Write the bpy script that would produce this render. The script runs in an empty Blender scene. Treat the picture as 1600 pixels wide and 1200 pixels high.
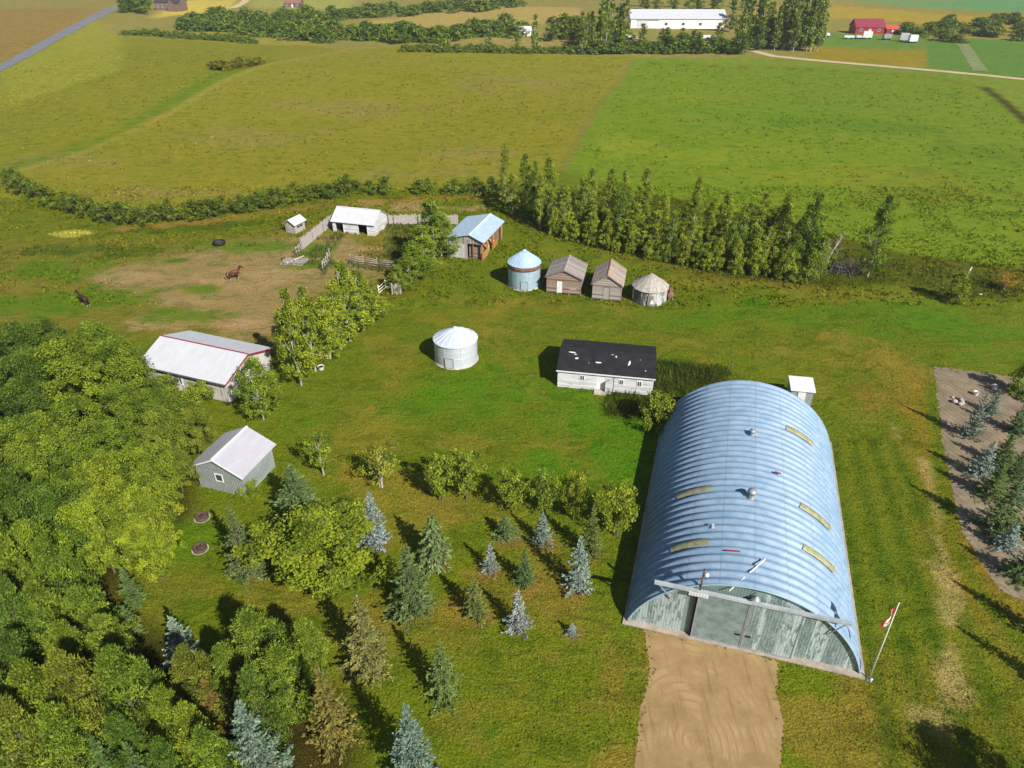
import bpy, math, random
import numpy as np
from mathutils import Vector, Matrix
PI = math.pi
rng = np.random.default_rng(7)
rnd = random.Random(11)
scene = bpy.context.scene
COL = scene.collection

# ------------------------------------------------------------------ camera model
CAM_H, PITCH, FPX = 42.0, math.radians(32.8), 1111.0
cp, sp = math.cos(PITCH), math.sin(PITCH)

def sstep(a, b, v):
    t = np.clip((v - a) / (b - a), 0, 1)
    return t * t * (3 - 2 * t)

def terrain(x, y):
    """gentle prairie relief beyond the farmyard"""
    k = sstep(150, 250, y)
    return k * (1.8 * np.sin(x * 0.021 + 0.6) * np.sin(y * 0.017 + 0.5) + 0.5 * np.sin(x * 0.05 + y * 0.03))

def G(px, py, z=None):
    """world ground point seen at a photo pixel (1600 x 1200)"""
    u = (px - 800) / FPX; v = (600 - py) / FPX
    d = (u, cp + v * sp, -sp + v * cp)
    zz = 0.0 if z is None else z
    for _ in range(8 if z is None else 1):
        t = (zz - CAM_H) / d[2]
        x, y = d[0] * t, d[1] * t
        if z is None:
            zz = float(terrain(x, y))
    return x, y

def height_at(base, top_y):
    """height of something standing at base pixel whose top is at pixel row top_y"""
    x, y = G(*base)
    v = (600 - top_y) / FPX
    t = y / (cp + v * sp)
    return CAM_H + (-sp + v * cp) * t - float(terrain(x, y))

def px_scale(px, py):
    x, y = G(px, py)
    return FPX / (y * cp + (CAM_H - float(terrain(x, y))) * sp)

def lin(r, g, b, k=1.0):
    f = lambda c: (c / 255 / 12.92) if c / 255 <= 0.04045 else ((c / 255 + 0.055) / 1.055) ** 2.4
    return (f(r) * k, f(g) * k, f(b) * k)

# ------------------------------------------------------------------ node helpers
class NT:
    def __init__(s, name):
        s.m = bpy.data.materials.new(name); s.m.use_nodes = True
        s.t = s.m.node_tree; s.t.nodes.clear()
        s.out = s.n('ShaderNodeOutputMaterial')
    def n(s, typ, **kw):
        nd = s.t.nodes.new(typ)
        for k, v in kw.items():
            setattr(nd, k, v)
        return nd
    def l(s, a, b): s.t.links.new(a, b)
    def set(s, sock, v):
        if hasattr(v, 'is_output'): s.l(v, sock)
        elif isinstance(v, (tuple, list)) and len(v) == 3 and sock.type == 'RGBA': sock.default_value = (*v, 1)
        else: sock.default_value = v
    def coord(s, which='Object'):
        return s.n('ShaderNodeTexCoord').outputs[which]
    def geo(s): return s.n('ShaderNodeNewGeometry').outputs['Position']
    def mapping(s, vec, scale=(1, 1, 1), rot=(0, 0, 0), loc=(0, 0, 0)):
        m = s.n('ShaderNodeMapping'); s.l(vec, m.inputs[0])
        m.inputs['Scale'].default_value = scale; m.inputs['Rotation'].default_value = rot; m.inputs['Location'].default_value = loc
        return m.outputs[0]
    def noise(s, vec, scale, detail=3, rough=.55, dist=0.0):
        n = s.n('ShaderNodeTexNoise'); s.l(vec, n.inputs['Vector'])
        n.inputs['Scale'].default_value = scale; n.inputs['Detail'].default_value = detail
        n.inputs['Roughness'].default_value = rough; n.inputs['Distortion'].default_value = dist
        return n.outputs['Fac']
    def ramp(s, fac, a, b, lo=0.0, hi=1.0):
        n = s.n('ShaderNodeMapRange'); n.interpolation_type = 'SMOOTHSTEP'
        s.l(fac, n.inputs[0])
        n.inputs[1].default_value = a; n.inputs[2].default_value = b
        n.inputs[3].default_value = lo; n.inputs[4].default_value = hi
        return n.outputs[0]
    def mix(s, fac, a, b, typ='MIX'):
        n = s.n('ShaderNodeMix'); n.data_type = 'RGBA'; n.blend_type = typ
        s.set(n.inputs[0], fac); s.set(n.inputs[6], a); s.set(n.inputs[7], b)
        return n.outputs[2]
    def math(s, op, a, b=0.0):
        n = s.n('ShaderNodeMath', operation=op); s.set(n.inputs[0], a); s.set(n.inputs[1], b)
        return n.outputs[0]
    def wave(s, vec, scale, direction='X', profile='SIN', dist=0.0, typ='BANDS', dscale=1.0):
        n = s.n('ShaderNodeTexWave'); s.l(vec, n.inputs[0]); n.wave_type = typ; n.wave_profile = profile
        if typ == 'BANDS': n.bands_direction = direction
        else: n.rings_direction = direction
        n.inputs['Scale'].default_value = scale; n.inputs['Distortion'].default_value = dist
        n.inputs['Detail Scale'].default_value = dscale
        return n.outputs['Fac']
    def bump(s, h, strength=.3, dist=.05):
        n = s.n('ShaderNodeBump'); s.l(h, n.inputs['Height'])
        n.inputs['Strength'].default_value = strength; n.inputs['Distance'].default_value = dist
        return n.outputs[0]
    def bsdf(s, color, rough=.8, metal=0.0, normal=None, spec=.3):
        b = s.n('ShaderNodeBsdfPrincipled')
        s.set(b.inputs['Base Color'], color); s.set(b.inputs['Roughness'], rough); s.set(b.inputs['Metallic'], metal)
        b.inputs['Specular IOR Level'].default_value = spec
        if normal is not None: s.l(normal, b.inputs['Normal'])
        s.l(b.outputs[0], s.out.inputs[0])
        return b

def mat_plain(name, col, rough=.75, metal=0, var=.25, scale=1.5, bump=.0, spec=.3):
    t = NT(name); c = t.coord()
    n1 = t.noise(c, scale, 5, .6); n2 = t.noise(c, scale * 9, 3)
    f = t.ramp(t.math('ADD', t.math('MULTIPLY', n1, .65), t.math('MULTIPLY', n2, .35)), .3, .7)
    dark = tuple(x * (1 - var) for x in col); light = tuple(min(1, x * (1 + var)) for x in col)
    t.bsdf(t.mix(f, dark, light), rough, metal, t.bump(n2, bump) if bump else None, spec)
    return t.m

def mat_metal_sheet(name, col, pitch=.25, axis='X', rough=.4, metal=.6, streak=.25, stain=(.35, .3, .25), stain_amt=.25, bump=.5):
    """ribbed sheet metal: ribs run across axis"""
    t = NT(name); c = t.coord()
    ax = {'X': (1, 0, 0), 'Y': (0, 1, 0), 'Z': (0, 0, 1)}[axis]
    w = t.wave(c, 1 / pitch / 6.2832 * 3.1416 * 2 / 2 , axis, 'SIN')
    st = t.noise(t.mapping(c, (1, .25, .6)), 2.2, 5, .65)
    f = t.ramp(st, .35, .75)
    base = t.mix(f, tuple(x * (1 - streak) for x in col), col)
    spots = t.ramp(t.noise(c, 1.1, 6, .7), .58, .75, 0, stain_amt)
    base = t.mix(spots, base, stain)
    t.bsdf(base, rough, metal, t.bump(w, bump, .03), .5)
    return t.m

def mat_planks(name, col, col2, pitch=.2, axis='X', rough=.85, grain=(1, 1, .12), peel=None, peel_amt=.5):
    """weathered boards laid side by side along axis"""
    t = NT(name); c = t.coord()
    sep = t.n('ShaderNodeSeparateXYZ'); t.l(c, sep.inputs[0])
    along = sep.outputs[{'X': 0, 'Y': 1, 'Z': 2}[axis]]
    if axis == 'XY':
        pass
    q = t.math('DIVIDE', along, pitch)
    cell = t.math('FLOOR', q)
    fr = t.math('FRACT', q)
    wn = t.n('ShaderNodeTexWhiteNoise'); wn.noise_dimensions = '1D'; t.l(cell, wn.inputs['W'])
    g = t.noise(t.mapping(c, tuple(6 * k for k in grain)), 3.0, 5, .7)
    fac = t.math('ADD', t.math('MULTIPLY', wn.outputs[0], .6), t.math('MULTIPLY', g, .5))
    base = t.mix(t.ramp(fac, .2, .9), col, col2)
    if peel is not None:
        base = t.mix(t.ramp(t.noise(t.mapping(c, grain), 4.5, 6, .7), .5 - peel_amt * .2, .62 - peel_amt * .2), base, peel)
    gap = t.ramp(t.math('ABSOLUTE', t.math('SUBTRACT', fr, .5)), .44, .49)
    base = t.mix(gap, base, tuple(x * .3 for x in col))
    t.bsdf(base, rough, 0, t.bump(t.math('SUBTRACT', g, gap), .5, .02), .2)
    return t.m

# ------------------------------------------------------------------ mesh helpers
class MB:
    def __init__(s): s.v = []; s.f = []; s.smooth = []
    def add(s, vs, fs, smooth=False, M=None):
        o = len(s.v)
        for v in vs:
            v = Vector(v)
            s.v.append(tuple(M @ v) if M is not None else tuple(v))
        for f in fs:
            s.f.append(tuple(i + o for i in f)); s.smooth.append(smooth)
        return s
    def box(s, x0, x1, y0, y1, z0, z1, M=None):
        vs = [(x, y, z) for z in (z0, z1) for y in (y0, y1) for x in (x0, x1)]
        return s.add(vs, [(0, 2, 3, 1), (4, 5, 7, 6), (0, 1, 5, 4), (2, 6, 7, 3), (0, 4, 6, 2), (1, 3, 7, 5)], M=M)
    def bar(s, a, b, w, h=None):
        """square bar from a to b"""
        a = Vector(a); b = Vector(b); h = h or w
        d = b - a; L = d.length; q = d.to_track_quat('X', 'Z').to_matrix().to_4x4()
        return s.box(0, L, -w / 2, w / 2, -h / 2, h / 2, Matrix.Translation(a) @ q)
    def tube(s, pts, rad, n=8, cap=True):
        pts = [Vector(p) for p in pts]
        rad = rad if isinstance(rad, (list, tuple)) else [rad] * len(pts)
        rings = []
        for i, p in enumerate(pts):
            d = (pts[min(i + 1, len(pts) - 1)] - pts[max(i - 1, 0)]).normalized()
            a = d.orthogonal().normalized() if abs(d.z) < .9 else Vector((1, 0, 0)).cross(d).normalized()
            b = d.cross(a).normalized()
            rings.append([p + (a * math.cos(2 * PI * k / n) + b * math.sin(2 * PI * k / n)) * rad[i] for k in range(n)])
        vs = [v for r in rings for v in r]
        fs = [(i * n + k, i * n + (k + 1) % n, (i + 1) * n + (k + 1) % n, (i + 1) * n + k) for i in range(len(pts) - 1) for k in range(n)]
        if cap: fs += [tuple(range(n))[::-1], tuple((len(pts) - 1) * n + k for k in range(n))]
        return s.add(vs, fs, True)
    def lathe(s, prof, n=32, M=None, smooth=True, cap=False):
        vs = []; fs = []
        for r, z in prof:
            for k in range(n):
                a = 2 * PI * k / n; vs.append((r * math.cos(a), r * math.sin(a), z))
        for i in range(len(prof) - 1):
            for k in range(n):
                fs.append((i * n + k, i * n + (k + 1) % n, (i + 1) * n + (k + 1) % n, (i + 1) * n + k))
        if cap: fs.append(tuple((len(prof) - 1) * n + k for k in range(n)))
        return s.add(vs, fs, smooth, M)
    def prism(s, poly, y0, y1, axis='Y', M=None):
        """polygon in (x,z) extruded along y; or in (y,z) along x; or (x,y) along z"""
        n = len(poly)
        def P(a, b, t): return {'Y': (a, t, b), 'X': (t, a, b), 'Z': (a, b, t)}[axis]
        vs = [P(a, b, y0) for a, b in poly] + [P(a, b, y1) for a, b in poly]
        fs = [tuple(range(n)), tuple(range(2 * n - 1, n - 1, -1))] + [(i, i + n, (i + 1) % n + n, (i + 1) % n) for i in range(n)]
        return s.add(vs, fs, M=M)
    def panel(s, x0, x1, y0, y1, z0, z1, openings=(), axis='X'):
        """wall panel along x (thickness y) or along y (thickness x) with rectangular openings (a0,a1,z0,z1)"""
        cuts = sorted({x0, x1, *[o[0] for o in openings], *[o[1] for o in openings]}) if axis == 'X' else \
               sorted({y0, y1, *[o[0] for o in openings], *[o[1] for o in openings]})
        for a, b in zip(cuts[:-1], cuts[1:]):
            spans = [(z0, z1)]
            for o in openings:
                if o[0] <= a + 1e-6 and o[1] >= b - 1e-6:
                    ns = []
                    for u, w in spans:
                        if o[2] > u: ns.append((u, min(w, o[2])))
                        if o[3] < w: ns.append((max(u, o[3]), w))
                    spans = ns
            for u, w in spans:
                if w - u > 1e-4:
                    if axis == 'X': s.box(a, b, y0, y1, u, w)
                    else: s.box(x0, x1, a, b, u, w)
        return s
    def build(s, name, mat, parent=None, fix=True):
        me = bpy.data.meshes.new(name)
        me.from_pydata(s.v, [], s.f)
        for p, sm in zip(me.polygons, s.smooth): p.use_smooth = sm
        if fix:
            import bmesh
            bm = bmesh.new(); bm.from_mesh(me); bmesh.ops.recalc_face_normals(bm, faces=bm.faces); bm.to_mesh(me); bm.free()
        me.materials.append(mat)
        o = bpy.data.objects.new(name, me); COL.objects.link(o)
        if parent is not None: o.parent = parent
        return o

def tag(o, label=None, cat=None, group=None, kind=None):
    if label: o['label'] = label
    if cat: o['category'] = cat
    if group: o['group'] = group
    if kind: o['kind'] = kind
    return o

def empty(name, loc, rz, label, cat, group=None):
    o = bpy.data.objects.new(name, None); COL.objects.link(o)
    o.location = loc if len(loc) == 3 else (loc[0], loc[1], float(terrain(loc[0], loc[1]))); o.rotation_euler = (0, 0, rz); o.empty_display_size = .3
    return tag(o, label, cat, group)

def gable_roof(L, W, eave, ridge, ox, oy, th=.07, axis='X', ridge_at=.5):
    """roof mesh; L along the ridge. axis X: ridge runs along x over y in 0..W."""
    m = MB(); r = W * ridge_at
    s1 = (ridge - eave) / r; s2 = (ridge - eave) / (W - r)
    prof = [(-oy, eave - s1 * oy), (r, ridge), (W + oy, eave - s2 * oy), (W + oy, eave - s2 * oy + th), (r, ridge + th * 1.15), (-oy, eave - s1 * oy + th)]
    m.prism(prof, -ox, L + ox, 'X' if axis == 'X' else 'Y')
    return m

def gable_ends(m, W, eave, ridge, L, th=.1, axis='X', ridge_at=.5, ends=(True, True)):
    r = W * ridge_at; e = .015
    tri = [(0.0, eave - .001), (W, eave - .001), (r, ridge - e)]
    if ends[0]: m.prism(tri, 0, th, 'X' if axis == 'X' else 'Y')
    if ends[1]: m.prism(tri, L - th, L, 'X' if axis == 'X' else 'Y')
    return m

# ------------------------------------------------------------------ materials
M = {}
M['white_paint'] = mat_planks('white_painted_boards', (.52, .53, .56), (.70, .71, .74), .16, 'Z', .6, (.1, .1, 1), (.45, .44, .43), .05)
M['white_trim'] = mat_plain('white_trim', (.70, .70, .71), .5, var=.08)
M['white_metal'] = mat_metal_sheet('white_roof_metal', (.60, .61, .65), .3, 'X', .45, .0, .12, (.55, .55, .57), .3, .6)
M['white_metal_y'] = mat_metal_sheet('white_roof_metal_ribs', (.74, .75, .79), .3, 'Y', .45, .0, .12, (.5, .5, .5), .3, .6)
M['blue_metal'] = mat_metal_sheet('pale_blue_roof_metal', (.46, .60, .74), .35, 'Y', .4, .1, .15, (.6, .68, .78), .4, .5)
M['grey_metal'] = mat_metal_sheet('grey_roof_metal', (.60, .58, .64), .24, 'Y', .42, .25, .12, (.5, .48, .52), .3, .6)
M['grey_siding'] = mat_metal_sheet('grey_wall_metal', (.36, .40, .40), .28, 'X', .5, .15, .2, (.25, .30, .26), .35, .9)
M['grey_siding_y'] = mat_metal_sheet('grey_wall_metal_side', (.36, .40, .40), .28, 'Y', .5, .15, .2, (.25, .30, .26), .35, .9)
M['galv'] = mat_metal_sheet('galvanized_bin_metal', (.62, .66, .72), .22, 'Z', .42, .25, .12, (.5, .52, .55), .4, .6)
M['galv_blue'] = mat_metal_sheet('blue_galvanized_metal', (.40, .54, .64), .22, 'Z', .42, .25, .15, (.55, .62, .66), .4, .6)
M['galv_roof'] = mat_plain('galvanized_cone', (.62, .68, .76), .4, .25, .12, .8)
M['blue_cone'] = mat_plain('blue_cone', (.45, .60, .74), .4, .25, .15, .8)
M['rust'] = mat_plain('rusty_iron', (.20, .10, .065), .8, .1, .5, 3, .3)
M['grey_wood'] = mat_planks('weathered_grey_boards', (.17, .14, .125), (.42, .37, .33), .17, 'Z', .9, (.15, .15, 1))
M['brown_wood'] = mat_planks('weathered_brown_boards', (.15, .10, .075), (.36, .27, .21), .17, 'Z', .9, (.15, .15, 1))
M['grey_wood_v'] = mat_planks('upright_grey_boards', (.20, .17, .15), (.44, .40, .37), .22, 'X', .9, (1, 1, .12))
M['grey_wood_vy'] = mat_planks('upright_grey_side_boards', (.20, .17, .15), (.44, .40, .37), .22, 'Y', .9, (1, 1, .12))
M['fence_wood'] = mat_plain('fence_wood', (.36, .32, .30), .9, 0, .35, 3, .2)
M['red_wood'] = mat_planks('faded_red_boards', (.20, .04, .015), (.46, .15, .04), .25, 'Y', .9, (1, 1, .12), (.42, .24, .10), .3)
M['shingle'] = mat_planks('old_wood_shingles', (.20, .17, .16), (.42, .36, .33), .18, 'Y', .95, (.6, .5, 1))
M['shingle_pale'] = mat_plain('pale_dried_boards', (.38, .34, .305), .95, 0, .3, 2.5, .4)
M['tar'] = mat_plain('black_tar_paper', (.017, .017, .019), .75, 0, .5, 1.2, .25)
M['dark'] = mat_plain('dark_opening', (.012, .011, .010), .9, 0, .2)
M['glass'] = mat_plain('window_glass', (.05, .06, .07), .12, 0, .1, spec=.6)
M['concrete'] = mat_plain('concrete', (.44, .38, .31), .9, 0, .25, 1.5, .3)
M['red_trim'] = mat_plain('red_trim', (.30, .03, .045), .5, 0, .15)
M['red_roof'] = mat_metal_sheet('red_roof_metal', (.26, .035, .06), .5, 'X', .5, 0, .15, (.3, .08, .1), .3, .4)
M['black_rubber'] = mat_plain('black_rubber', (.018, .018, .018), .7, 0, .3, 4)
M['pole_white'] = mat_plain('pale_pole_paint', (.66, .64, .52), .5, 0, .12)
M['steel'] = mat_plain('grey_steel', (.34, .35, .37), .5, .4, .2, 2)
M['skylight'] = mat_plain('yellowed_skylight_panel', (.27, .265, .15), .4, 0, .35, 2.0)
M['house_brown'] = mat_plain('brown_house_wall', (.16, .11, .09), .8, 0, .25, .8)
M['house_roof'] = mat_plain('dark_house_roof', (.05, .04, .045), .8, 0, .3, .6)
M['ash'] = mat_plain('charcoal_ash', (.09, .055, .04), .95, 0, .5, 6, .4)
M['bark_pale'] = mat_plain('pale_poplar_bark', (.34, .32, .26), .9, 0, .3, 3, .3)
M['bark'] = mat_plain('grey_brown_bark', (.13, .10, .075), .95, 0, .35, 4, .4)
M['brush_twig'] = mat_plain('brush_twig', (.22, .18, .18), .9, 0, .3, 4)
M['dead_wood'] = mat_plain('bleached_dead_wood', (.40, .34, .29), .9, 0, .3, 4)

def mat_leaf(name, a, b, trans=.3, rough=.6):
    t = NT(name)
    at = t.n('ShaderNodeAttribute'); at.attribute_name = 'tone'
    oi = t.n('ShaderNodeObjectInfo')
    c = t.mix(at.outputs['Fac'], a, b)
    c = t.mix(1.0, c, oi.outputs['Color'], 'MULTIPLY')
    d = t.n('ShaderNodeBsdfPrincipled'); t.l(c, d.inputs['Base Color']); d.inputs['Roughness'].default_value = rough
    d.inputs['Specular IOR Level'].default_value = .25
    tr = t.n('ShaderNodeBsdfTranslucent')
    t.l(t.mix(1.0, c, (1.0, 1.05, .55), 'MULTIPLY'), tr.inputs[0])
    mx = t.n('ShaderNodeMixShader'); mx.inputs[0].default_value = trans
    t.l(d.outputs[0], mx.inputs[1]); t.l(tr.outputs[0], mx.inputs[2]); t.l(mx.outputs[0], t.out.inputs[0])
    return t.m
M['leaf'] = mat_leaf('broad_leaf', (.075, .12, .010), (.28, .34, .028), .25)
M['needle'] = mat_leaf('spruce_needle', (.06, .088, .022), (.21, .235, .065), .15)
M['blue_needle'] = mat_leaf('blue_spruce_needle', (.13, .17, .14), (.40, .455, .40), .1)
M['pine_needle'] = mat_leaf('pine_needle', (.06, .10, .012), (.25, .32, .04), .2)
M['straw'] = mat_leaf('grass_blade', (.045, .065, .006), (.18, .185, .03), .3)

# ------------------------------------------------------------------ light, world, camera
EL = math.radians(38.5)
sun_dir = Vector((.594 * math.cos(EL), -.804 * math.cos(EL), math.sin(EL))).normalized()
w = bpy.data.worlds.new("World"); scene.world = w; w.use_nodes = True
nt = w.node_tree; nt.nodes.clear()
sky = nt.nodes.new('ShaderNodeTexSky'); sky.sky_type = 'NISHITA'; sky.sun_disc = False
sky.sun_elevation = EL; sky.sun_rotation = math.atan2(.594, -.804)
sky.air_density = 1.0; sky.dust_density = .6; sky.ozone_density = 1.0
bg = nt.nodes.new('ShaderNodeBackground'); bg.inputs[1].default_value = .062
wo = nt.nodes.new('ShaderNodeOutputWorld')
nt.links.new(sky.outputs[0], bg.inputs[0]); nt.links.new(bg.outputs[0], wo.inputs[0])
ld = bpy.data.lights.new('sun', 'SUN'); ld.energy = 4.9; ld.angle = math.radians(.5); ld.color = (1, .95, .86)
lo = bpy.data.objects.new('sun', ld); COL.objects.link(lo)
lo.rotation_euler = (-sun_dir).to_track_quat('-Z', 'Y').to_euler(); lo.location = (60, -60, 120)

cd = bpy.data.cameras.new('camera'); cd.sensor_width = 36; cd.lens = 36 * FPX / 1600
cd.clip_start = .5; cd.clip_end = 8000
co = bpy.data.objects.new('camera', cd); COL.objects.link(co)
co.location = (0, 0, CAM_H); co.rotation_euler = (PI / 2 - PITCH, 0, 0)
scene.camera = co
vs = scene.view_settings
vs.view_transform = 'Standard'; vs.look = 'None'; vs.exposure = .5; vs.gamma = 1
scene.render.engine = 'CYCLES'
scene.cycles.max_bounces = 6; scene.cycles.diffuse_bounces = 3; scene.cycles.transmission_bounces = 4

# ================================================================== GROUND
def vnoise(x, y, s, seed=0):
    """value noise, vectorised"""
    x = x / s; y = y / s
    xi = np.floor(x).astype(np.int64); yi = np.floor(y).astype(np.int64)
    fx = x - xi; fy = y - yi; fx = fx * fx * (3 - 2 * fx); fy = fy * fy * (3 - 2 * fy)
    def h(i, j):
        n = (i * 374761393 + j * 668265263 + seed * 982451653) & 0x7fffffff
        n = ((n ^ (n >> 13)) * 1274126177) & 0x7fffffff
        return ((n ^ (n >> 16)) & 0xffff) / 65535.0
    return (h(xi, yi) * (1 - fx) + h(xi + 1, yi) * fx) * (1 - fy) + (h(xi, yi + 1) * (1 - fx) + h(xi + 1, yi + 1) * fx) * fy
def fbm(x, y, s, seed=0, n=4):
    a = 0; t = 0; k = 1.0
    for i in range(n):
        a = a + k * vnoise(x, y, s / 2 ** i, seed + i); t += k; k *= .55
    return a / t

def axis_lin(lo, hi, step, lo_end, hi_end, grow):
    a = list(np.arange(lo, hi + step / 2, step))
    s = step
    while a[-1] < hi_end: s *= grow; a.append(a[-1] + s)
    s = step; b = []
    c = lo
    while c > lo_end: s *= grow; c -= s; b.append(c)
    return np.array(b[::-1] + a)
gx = axis_lin(-72, 68, .44, -4000, 4000, 1.02)
gy = axis_lin(14, 150, .42, -3000, 6000, 1.028)
X, Y = np.meshgrid(gx, gy); SH = X.shape
X = X.ravel(); Y = Y.ravel()
Z = terrain(X, Y) * (1 - sstep(900, 1600, np.hypot(X, Y)))
N1 = fbm(X, Y, 14, 1) - .5; N2 = fbm(X, Y, 3.2, 9) - .5; N3 = fbm(X, Y, 45, 21) - .5; N4 = fbm(X, Y, 1.3, 33) - .5
GK = .84
COLR = np.zeros((len(X), 3)); COLR[:] = lin(108, 121, 23, GK)

def blend(mask, col, k=None):
    c = np.array(lin(*col, k or GK))
    COLR[:] = COLR * (1 - mask[:, None]) + c * mask[:, None]
def sdist(poly):
    """signed distance to a world polygon, negative inside"""
    P = np.array(poly); n = len(P)
    d = np.full(len(X), 1e18); inside = np.zeros(len(X), bool)
    for i in range(n):
        a = P[i]; b = P[(i + 1) % n]; e = b - a
        wx = X - a[0]; wy = Y - a[1]
        t = np.clip((wx * e[0] + wy * e[1]) / (e @ e + 1e-12), 0, 1)
        d = np.minimum(d, (wx - t * e[0]) ** 2 + (wy - t * e[1]) ** 2)
        c = ((a[1] <= Y) & (b[1] > Y)) | ((b[1] <= Y) & (a[1] > Y))
        xi = a[0] + (Y - a[1]) / (e[1] if abs(e[1]) > 1e-12 else 1e-12) * e[0]
        inside ^= c & (X < xi)
    d = np.sqrt(d)
    return np.where(inside, -d, d)
def pdist(path):
    P = np.array(path); d = np.full(len(X), 1e18)
    for a, b in zip(P[:-1], P[1:]):
        e = b - a; wx = X - a[0]; wy = Y - a[1]
        t = np.clip((wx * e[0] + wy * e[1]) / (e @ e + 1e-12), 0, 1)
        d = np.minimum(d, (wx - t * e[0]) ** 2 + (wy - t * e[1]) ** 2)
    return np.sqrt(d)
def field(pix, col, soft=1.5, wob=2.0, amt=1.0, fine=0.0):
    sd = sdist([G(*p) for p in pix]) + N1 * 2 * wob + N2 * 2 * fine
    m = (1 - sstep(-soft, soft, sd)) * amt
    blend(m, col)
def stripe(pix, w, col, soft=.6, amt=1.0, wob=.8):
    d = pdist([G(*p) for p in pix]) + N2 * 2 * wob
    blend((1 - sstep(max(w - soft, 0), w + soft, d)) * amt, col)
def patch(px, py, rx, ry, col, amt=.8, wob=.9):
    """soft irregular ground patch; rx, ry in metres"""
    x, y = G(px, py)
    d = np.sqrt(((X - x) / rx) ** 2 + ((Y - y) / ry) ** 2) + N1 * wob * 1.2 + N2 * wob * 1.1 + N4 * wob * .5
    blend((1 - sstep(.45, 1.15, d)) * amt, col)

# --- far quilt of fields
field([(-900, -20), (2500, -20), (2500, 130), (-900, 130)], (148, 138, 66), 10, 6)
field([(-300, 420), (-300, 60), (190, 58), (400, 66), (560, 78), (420, 98), (300, 150), (190, 205), (30, 262), (-20, 300)], (134, 134, 34), 2, 2)
field([(-20, 320), (30, 262), (190, 205), (310, 140), (420, 97), (560, 78), (640, 70), (760, 82), (987, 88), (930, 170), (880, 262), (775, 292), (560, 300), (330, 335), (180, 345), (60, 310)], (138, 136, 36), 1.5, 1)
field([(878, 265), (930, 170), (990, 90), (1200, 98), (1480, 118), (1545, 135), (1640, 210), (1700, 460), (1400, 420), (1250, 350), (1000, 300)], (118, 140, 28), 1.2, .6)
field([(990, 90), (1200, 90), (1480, 110), (1800, 150), (1800, 260), (1640, 210), (1545, 137), (1480, 121), (1200, 100)], (124, 142, 42), 1, .5)
field([(1440, 60), (1800, 72), (1800, 150), (1445, 106)], (100, 136, 50), 1.2, .5)
field([(1260, 72), (1445, 78), (1449, 104), (1265, 93)], (150, 136, 34), 1, .4)
field([(1280, 50), (1440, 58), (1442, 78), (1270, 72)], (108, 138, 52), 2, 1)
field([(690, 14), (905, 12), (912, 32), (700, 46), (560, 36), (520, 40)], (178, 156, 84), 3, 2)
field([(640, 55), (900, 48), (900, 76), (640, 66)], (160, 142, 74), 3, 2)
field([(190, 55), (330, 44), (520, 70), (400, 70), (190, 52)], (158, 146, 60), 3, 2)
field([(280, 0), (372, 0), (352, 20), (290, 22), (240, 28)], (206, 184, 78), 3, 3)
field([(384, 0), (560, -4), (540, 14), (400, 13)], (160, 160, 76), 3, 3)
field([(1300, 8), (1640, 30), (1640, 52), (1400, 34), (1290, 26)], (172, 150, 48), 3, 3)
field([(1320, 0), (1700, -2), (1700, 26), (1500, 14)], (106, 152, 92), 3, 3)
field([(1180, 8), (1300, 12), (1290, 40), (1170, 40)], (170, 150, 60), 3, 3)
field([(-300, 90), (-300, 10), (150, 14), (140, 28), (0, 96)], (150, 126, 60), 3, 2)
field([(0, 108), (150, 32), (190, 60), (190, 110), (60, 150), (0, 170)], (150, 150, 46), 3, 2)
# swale and the pale crest beside it
stripe([(-40, 275), (30, 258), (110, 236), (190, 202), (260, 166), (300, 142), (345, 116), (420, 94)], 3.2, (108, 128, 20), 2, .9, 2)
stripe([(30, 266), (120, 242), (190, 212), (290, 162), (350, 126), (420, 100), (540, 78), (640, 70)], 1.3, (164, 150, 64), 1.2, .5, 1)
stripe([(880, 262), (930, 172), (988, 92)], .8, (140, 122, 56), .8, .7, .8)
stripe([(990, 97), (1200, 106), (1440, 118), (1540, 138)], .8, (112, 104, 34), .8, .8, .6)
stripe([(1540, 138), (1570, 160), (1610, 195)], 1.3, (74, 62, 26), .5, .95, .1)
for px_, py_, rx_, ry_ in [(120, 210, 12, 9), (250, 120, 16, 12), (480, 190, 14, 9), (620, 230, 12, 6), (700, 130, 22, 14), (820, 180, 14, 10), (600, 120, 16, 9), (540, 250, 14, 5), (380, 260, 14, 7), (860, 225, 8, 12)]:
    patch(px_, py_, rx_, ry_, (134, 134, 26), .6, 2.2)
for px_, py_, rx_, ry_ in [(420, 215, 14, 9), (760, 240, 12, 5), (560, 170, 22, 9), (300, 300, 14, 4), (150, 250, 12, 5), (820, 130, 18, 14), (660, 270, 12, 4)]:
    patch(px_, py_, rx_, ry_, (148, 134, 70), .5, 2.2)
for px_, py_, rx_, ry_, c in [(1200, 180, 26, 12, (106, 142, 26)), (1080, 150, 20, 12, (130, 148, 30)), (1400, 200, 22, 9, (96, 130, 24)), (1300, 270, 20, 7, (138, 144, 34)), (1480, 300, 14, 12, (126, 132, 32)), (1100, 240, 18, 7, (134, 150, 32)), (1530, 240, 14, 14, (104, 128, 26)), (960, 220, 8, 8, (138, 150, 36))]:
    patch(px_, py_, rx_, ry_, c, .6, 2.4)
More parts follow.
